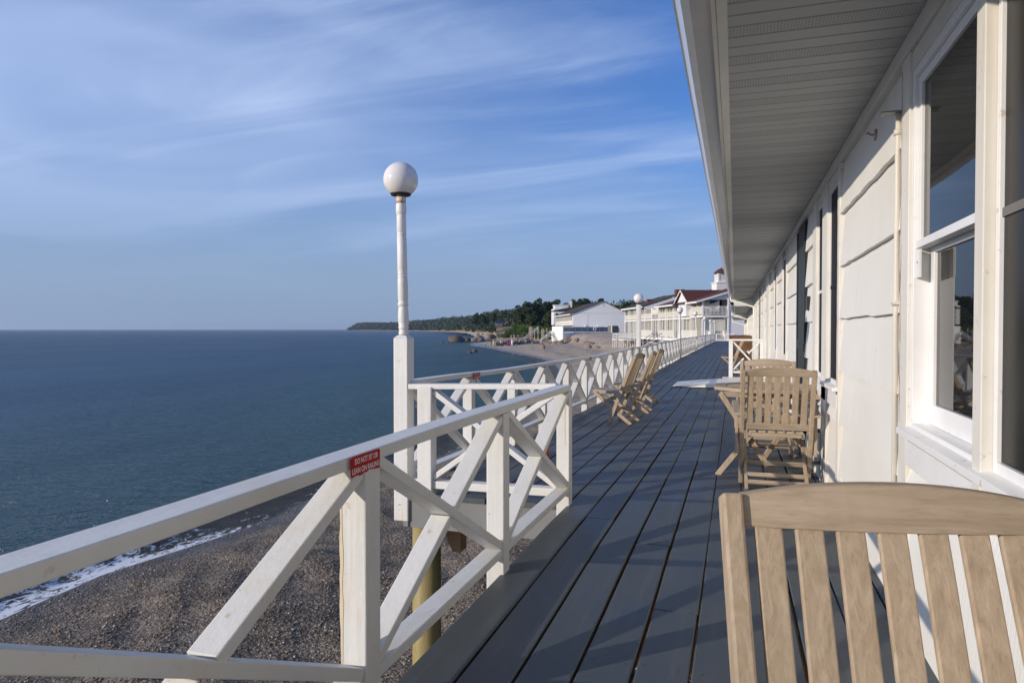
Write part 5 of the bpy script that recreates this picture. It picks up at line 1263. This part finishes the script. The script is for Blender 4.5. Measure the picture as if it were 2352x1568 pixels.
tps = [tree_proto('tree', 1, 13.5, 4.6, '', M['leaf_dark'], 5200, 40), tree_proto('tree', 2, 12, 4.0, '', M['leaf'], 4400, 34), tree_proto('tree', 3, 10, 3.6, '', M['leaf'], 3400, 26), tree_proto('tree', 4, 14.5, 3.8, '', M['leaf_dark'], 4600, 34, .18)]
used = set()
TR = [(1207,693,292,0,'leftmost of the tall dark trees on the bluff'),(1222,689,300,3,'second tall dark tree from the left on the bluff'),(1238,685,296,0,'tall dark tree with a rounded top left of the flat-roofed house'),(1256,688,304,1,'green tree in the gap between the two tallest dark trees'),(1273,683,300,3,'tallest dark tree directly above the small flat-roofed house'),(1293,699,306,2,'lower green tree behind the chimney of the small building'),(1316,688,318,0,'broad dark tree behind the left roof slope of the gabled building'),(1337,681,315,1,'tallest green tree behind the gabled building roof'),(1355,689,322,0,'dark tree just left of the gable peak'),(1381,685,325,2,'small tree poking up at the gable peak'),(1437,693,275,2,'single tree standing up above the low hill right of the gable'),(1419,702,280,1,'low tree where the hill begins right of the gabled building'),(1462,700,272,0,'dark tree on the hill behind the first inn chimney'),(1490,697,270,2,'low green tree above the brown inn roof'),(1518,692,268,1,'green tree on the hill above the inn roof ridge'),(1546,687,266,2,'tree at the right end of the hill beside the tall inn chimney'),(1096,718,560,0,'dark round tree standing out of the far woods skyline'),(1112,720,540,1,'green tree right of the dark round one on the skyline'),(1137,717,500,2,'tree halfway along the wooded skyline'),(1160,714,450,1,'tall green tree on the wooded skyline left of the dark clump'),(1182,713,400,0,'dark tree on the skyline just before the tall clump'),(1225,712,280,1,'mid green tree in front of the tall dark clump'),(1260,714,278,2,'lower tree in front of the clump beside the small building'),(1194,720,330,2,'small tree at the foot of the tall clump on its left')]
for px, py, D, k, lab in TR:
    p0 = tps[k]; c = p0 if k not in used else copy_tree(p0); used.add(k)
    Hn = [13.5, 12, 10, 14.5][k]; ztop = CAMZ+(756-py)*D/1568; zb_ = min(ztop-8, max(-1, ztop-Hn*1.05)); sc = (ztop-zb_)/(Hn*1.02)
    q = atz(px, D, zb_); c.location = q; c.scale = (sc, sc, sc); c.rotation_euler = (0, 0, random.uniform(0, 6)); c['label'] = lab
# far woods as one mass
def woods():
    C, S_, T_ = [], [], []
    px = 803.0
    r_ = np.random.default_rng(11)
    while px < 1700:
        D, w_, zt = hill_prof(px); n = 13
        for _ in range(n):
            t = r_.uniform(.06, 1.0)**.8; d = D+w_*t-6; pj = px+r_.uniform(-2, 2); z = -2.4+(zt+2.4)*sstep(.03, 1, t)**.75
            if t < .30 and D < 1400 and r_.random() < .45: continue
            th = min(10, 5+D*.004)*r_.uniform(.55, 1.1)*(1 if t > .25 else .5); q = atz(pj, d, z); m = int(46 if D < 600 else 34)
            th *= r_.uniform(.7, 1.35); rr = th*.60*(1 if D < 900 else 1.35)*r_.uniform(.8, 1.3)
            dd_ = r_.normal(size=(m, 3)); dd_ /= np.linalg.norm(dd_, axis=1)[:, None]; P_ = np.array([q.x, q.y, z+th*.5])+dd_*np.array([rr, rr, th*.5])*(r_.uniform(.4, 1, m)[:, None]**.5)
            C.append(P_); S_.append(np.full(m, .45+D*.00085)); T_.append(r_.uniform(0, 1)*.75+r_.uniform(0, .25, m))
        px += 1.7 if px < 1270 else 5
    C = np.concatenate(C); me = leaf_mesh('woodland', C, np.concatenate(S_), np.concatenate(T_), M['leaf_far']); o = bpy.data.objects.new('woodland', me); lk(o); tag(o, 'dense dark green woods covering the far bluffs and headland', 'woods', None, 'stuff')
woods()
def shrubs():
    C, S_, T_ = [], [], []; r_ = np.random.default_rng(5)
    for _ in range(420):
        px = r_.uniform(1150, 1275); D = 215+(1275-px)*.5+r_.uniform(0, 45); z = -2.6+(D-205)*.055*sstep(1150, 1200, px)+r_.uniform(0, .4); m = 60; rr = r_.uniform(1.0, 2.2)
        q = atz(px, D, z); d = r_.normal(size=(m, 3)); d /= np.linalg.norm(d, axis=1)[:, None]; C.append(np.array(q)+d*np.array([rr, rr, rr*.55])); S_.append(np.full(m, .30)); T_.append(r_.uniform(0, 1)*.6+r_.uniform(0, .4, m))
    me = leaf_mesh('shrubbery', np.concatenate(C), np.concatenate(S_), np.concatenate(T_), M['leaf_shrub']); o = bpy.data.objects.new('shrubbery', me); lk(o); tag(o, 'bright green shrubs and vines on the slope above the far beach', 'shrubs', None, 'stuff')
    ys = [(-.0, 0)]
shrubs()
# slope under the shrubs, part of the hills
vs = []; fs = []
pp = list(range(1140, 1290, 6))
for px in pp:
    for D in (200, 215, 235, 262, 300): vs.append(atz(px, D+max(0, (1275-px))*.5, -3.4 if D == 200 else -2.7+(D-205)*.055))
for i in range(len(pp)-1):
    for j in range(4): a = i*5+j; fs.append((a, a+5, a+6, a+1))
o = MB().add(vs, fs, sm=True).build('slope', M['hill'], None); o['kind'] = 'structure'
def bush(px, D, z, s, lab):
    P_, T_ = crown_pts(420, s, s*.95, s*.7, 9, int(px)); me = leaf_mesh('bush', P_, .14, T_, M['leaf_dark']); o = bpy.data.objects.new('bush', me); lk(o); o.location = atz(px, D, z); tag(o, lab, 'bush', 'dark evergreens on the terrace')
for k, (px, s) in enumerate(((1278, 1.0), (1287, 1.3), (1334, 1.1), (1343, 1.0), (1352, 1.3), (1361, 1.1), (1370, 1.2), (1381, 1.2), (1389, 1.0), (1399, 1.1))):
    bush(px, 220, .4, s, ORD[k-2]+' dark evergreen bush from the left behind the terrace rail' if px > 1300 else ['dark evergreen bush on top of the white corner wall, left one', 'dark evergreen bush on top of the white corner wall, right one'][k])
# small blue roofed house in the woods
h_ = local(empty('small_house', at(1147, 744.5, 395), R(25), scale=.55, label= 'small house with dark blue roof among the trees on the bluff', cat='house'))
MB().box(-3.5, 3.5, 0, 5, -2, 1.6).build('wall', M['grey_wood'], h_); MB().prism([(-.6, 1.4), (5.6, 1.4), (2.5, 4.0)], lambda u, v, s: (-4+8*s, u, v)).build('roof', plain('blue_roof', (.02,.035,.09), .5), h_)
# ------------------------------------------------------------------ wedding party on the far beach
def skin_fig(name, nodes, edges, mats, pose_z0=0):
    me = bpy.data.meshes.new(name); me.from_pydata([n[0] for n in nodes], edges, []); me.update()
    o = bpy.data.objects.new(name, me); lk(o); md = o.modifiers.new('skin', 'SKIN'); md.use_smooth_shade = True
    for v, n in zip(me.skin_vertices[0].data, nodes): v.radius = (n[1], n[1] if len(n) < 3 else n[2])
    me.skin_vertices[0].data[0].use_root = True
    dg = bpy.context.evaluated_depsgraph_get(); m2 = bpy.data.meshes.new_from_object(o.evaluated_get(dg)); o.modifiers.clear(); o.data = m2; m2.name = name; bpy.data.meshes.remove(me)
    for m in mats: m2.materials.append(m)
    for p in m2.polygons:
        z = p.center.z; p.use_smooth = True; p.material_index = pose_z0(p.center)
    return o
skin = plain('skin', (.36,.22,.15), .6); hair = plain('hair', (.03,.02,.015), .6); trou = plain('trousers', (.03,.03,.04), .8)
def person_standing(cloth, dress, lab, loc, rz, s=1.0, grp='guests standing on the far beach'):
    nodes = [((0,0,.92), .13, .10), ((0,0,1.12), .12, .09), ((0,0,1.36), .17, .10), ((0,0,1.48), .055), ((0,.01,1.56), .085, .095), ((0,.01,1.68), .075, .085),
             ((.19,0,1.36), .05), ((.25,.02,1.10), .04), ((.24,.10,.88), .033), ((-.19,0,1.36), .05), ((-.25,.02,1.10), .04), ((-.24,.08,.88), .033),
             ((.09,0,.80), .10 if not dress else .15), ((.10,.02,.45), .065 if not dress else .16), ((.10,0,.08), .045 if not dress else .10), ((.10,.12,.03), .04), ((-.09,0,.80), .10 if not dress else .15), ((-.10,.03,.45), .065 if not dress else .16), ((-.11,.02,.08), .045 if not dress else .10), ((-.11,.14,.03), .04)]
    edges = [(0,1),(1,2),(2,3),(3,4),(4,5),(2,6),(6,7),(7,8),(2,9),(9,10),(10,11),(0,12),(12,13),(13,14),(14,15),(0,16),(16,17),(17,18),(18,19)]
    def pm(c):
        if c.z > 1.63 or (c.z > 1.5 and c.y < -.01): return 1
        if c.z > 1.46 or (abs(c.x) > .2 and c.z < 1.0): return 0
        return 2 if (dress or c.z > .9) else 3
    o = skin_fig('person', nodes, edges, [skin, hair, cloth, trou], pm); o.location = loc; o.rotation_euler = (0, 0, rz); o.scale = (s, s, s); tag(o, lab, 'person', grp); return o
def person_sitting(cloth, lab, loc, rz):
    nodes = [((0,0,.52), .14, .12), ((0,-.02,.74), .12, .09), ((0,-.03,.96), .16, .10), ((0,-.02,1.08), .055), ((0,0,1.16), .085, .095), ((0,0,1.27), .075, .085),
             ((.18,-.02,.95), .05), ((.22,.05,.72), .04), ((.12,.25,.62), .033), ((-.18,-.02,.95), .05), ((-.22,.05,.72), .04), ((-.12,.25,.62), .033),
             ((.10,.20,.52), .085), ((.11,.44,.50), .065), ((.11,.46,.08), .045), ((.11,.57,.04), .04), ((-.10,.20,.52), .085), ((-.11,.44,.50), .065), ((-.11,.48,.08), .045), ((-.11,.59,.04), .04)]
    edges = [(0,1),(1,2),(2,3),(3,4),(4,5),(2,6),(6,7),(7,8),(2,9),(9,10),(10,11),(0,12),(12,13),(13,14),(14,15),(0,16),(16,17),(17,18),(18,19)]
    def pm(c):
        if c.z > 1.21 or (c.z > 1.1 and c.y < -.02): return 1
        if c.z > 1.05: return 0
        return 2 if c.z > .6 else 3
    o = skin_fig('person', nodes, edges, [skin, hair, cloth, trou], pm); o.location = loc; o.rotation_euler = (0, 0, rz); tag(o, lab, 'person', 'seated wedding guests'); return o
def bpt(px, D): q = at(px, 756, D); return Vector((q.x, q.y, float(beach_z(q.x, q.y))))
cw = plain('white_cloth', (.62,.62,.62), .8); cp = plain('purple_cloth', (.12,.015,.09), .8); cy_ = plain('yellow_cloth', (.42,.38,.20), .8); cdk = plain('dark_suit', (.02,.022,.03), .8); cbl = plain('grey_blue_cloth', (.10,.13,.19), .8); cpk = plain('pink_cloth', (.42,.22,.22), .8)
person_standing(cp, True, 'woman in a long purple dress standing on the beach, left of the pair', bpt(1167.5, 178), R(10)); person_standing(cp, True, 'woman in a long purple dress standing on the beach, right of the pair', bpt(1171.5, 177), R(-20))
person_standing(cw, False, 'person in a white shirt walking on the beach left of the purple pair', bpt(1150.5, 181), R(40)); person_standing(cpk, False, 'person in pink top beside the one in a white shirt', bpt(1154.5, 177), R(60))
person_standing(cy_, True, 'child in a yellow dress on the open sand, leftmost walker', bpt(1138.5, 179), R(90), .78); person_standing(cw, False, 'person in white crouched near the waterline rocks', bpt(1115.5, 195), R(90), .6)
person_standing(cw, True, 'person in white standing right of the purple pair', bpt(1176, 183), R(180)); person_standing(cdk, False, 'tall person in dark suit at the right edge of the guests', bpt(1212, 187), R(150))
person_standing(cpk, False, 'person in pale pink at the steps behind the seated guests', bpt(1205.5, 190), R(170)); person_standing(cdk, False, 'person in a dark suit standing among the left rocks', bpt(1130, 196), R(170)); person_standing(cy_, True, 'person in a pale yellow dress standing by the grey boulder', bpt(1133.5, 193), R(170), 1.0)
sp = [person_sitting(c, '', (0, 0, 0), 0) for c in (cdk, cbl, cw, cdk, cbl)]
def ev_chair():
    mb = MB().box(-.21, .21, -.2, .2, .42, .45).box(-.21, .21, -.22, -.19, .45, .90)
    for sx in (-.19, .19):
        for sy in (-.18, .18): mb.box(sx-.018, sx+.018, sy-.018, sy+.018, 0, .42)
    return mb.build('guest_chair', M['inn_white'], None)
ec = ev_chair(); first = True; k = 0
for row in range(5):
    for c_ in range(15):
        if random.random() < .12: continue
        px = 1140+c_*5.6+row*1.2+random.uniform(-.8, .8); D = 183+row*1.7+c_*.15; q = bpt(px, D); rz = R(155)+random.uniform(-.15, .15)
        ch = ec if first else ec.copy();
        if not first: COL.objects.link(ch)
        ch.location = q; ch.rotation_euler = (0, 0, rz); tag(ch, 'white folding chair under the '+ORD[c_]+' guest from the left, '+ORD[row]+' row of the beach wedding', 'chair', 'wedding guest chairs')
        pr = random.choice(sp[:]); 
        o = sp.pop(0) if (k < 5 and len(sp) and False) else None
        src = sp[k % 5]
        o = src if k < 5 else src.copy()
        if k >= 5: COL.objects.link(o)
        o.location = q; o.rotation_euler = (0, 0, rz)
        kind = k % 5
        o['label'] = 'seated guest in '+['dark', 'grey blue', 'white', 'dark', 'grey blue'][kind]+' clothes, '+ORD[c_]+' from the left in the '+ORD[row]+' row'; o['group'] = 'seated wedding guests'
        first = False; k += 1
# arbor and posts, stairs to the beach
ab = empty('wooden_arbor', bpt(1190, 190), 0, 'weathered wooden arbor of tall posts behind the wedding guests', 'arbor')
for px, D in ((1174, 189), (1181, 189), (1190, 190), (1200, 190)):
    q = bpt(px, D); MB().box(q.x-.12, q.x+.12, q.y-.12, q.y+.12, q.z-.3, q.z+2.6).build('post', M['weathered'], ab)
a_, b_ = bpt(1172, 189), bpt(1202, 190); MB().beam(a_+Vector((0, -.2, 2.5)), b_+Vector((0, -.2, 2.5)), .12, .16).build('beam', M['weathered'], ab)
for k, (px, D, h) in enumerate(((1216, 200, 4.2), (1219, 201, 4.3), (1222, 202, 4.1), (1228, 204, 3.8), (1236, 206, 4.2), (1244.5, 200, 3.4), (1247.5, 199, 3.6), (1250, 203, 3.3), (1256, 204, 3.8))):
    q = atz(px, D, -2.3); o = MB().box(q.x-.12, q.x+.12, q.y-.12, q.y+.12, -3, -2.3+h).build('wooden_post', M['weathered'], None); tag(o, ORD[k]+' weathered wooden post from the left between wedding guests and white wall', 'post', 'posts of the old beach stairs')
def stair(name, pa, Da, za, pb, Db, zb_, lab):
    a_, b_ = atz(pa, Da, za), atz(pb, Db, zb_); r_ = empty(name, (a_.x, a_.y, za), 0, lab, 'stairs')
    for dz_ in (1.0, .5): MB().beam(a_+Vector((0, 0, dz_)), b_+Vector((0, 0, dz_)), .14, .12).build('handrail', M['inn_white'], r_)
    MB().beam(a_, b_, .9, .12, (.3, .95, 0)).build('stringer', M['weathered'], r_)
    for t in (0, .5, 1): q = a_.lerp(b_, t); MB().box(q.x-.07, q.x+.07, q.y-.07, q.y+.07, q.z-1.0, q.z+1.05).build('post', M['inn_white'], r_)
stair('beach_stairs', 1199, 192, -2.6, 1235, 212, .9, 'white handrailed steps climbing the slope behind the guests')
stair('beach_stairs', 1243, 194, -2.5, 1266, 202, -.2, 'white handrailed steps leading down beside the white corner wall')
# ------------------------------------------------------------------ haze over the sound
hm = bpy.data.materials.new('sea_haze'); hm.use_nodes = True; hn = hm.node_tree; hn.nodes.clear()
pv = hn.nodes.new('ShaderNodeVolumePrincipled'); pv.inputs['Color'].default_value = (.72, .83, 1, 1); pv.inputs['Density'].default_value = HAZE; pv.inputs['Anisotropy'].default_value = .3
ho = hn.nodes.new('ShaderNodeOutputMaterial'); hn.links.new(pv.outputs[0], ho.inputs['Volume'])
o = MB().box(-9200, 900, -3200, 9200, -9.5, 60).build('haze', hm, None); tag(o, None, None, None, 'stuff'); o['label'] = 'thin blue sea haze in front of the far headland'; o['category'] = 'haze'
# ------------------------------------------------------------------ tidy
for o in bpy.data.objects:
    if '_local' in o.keys(): del o['_local']
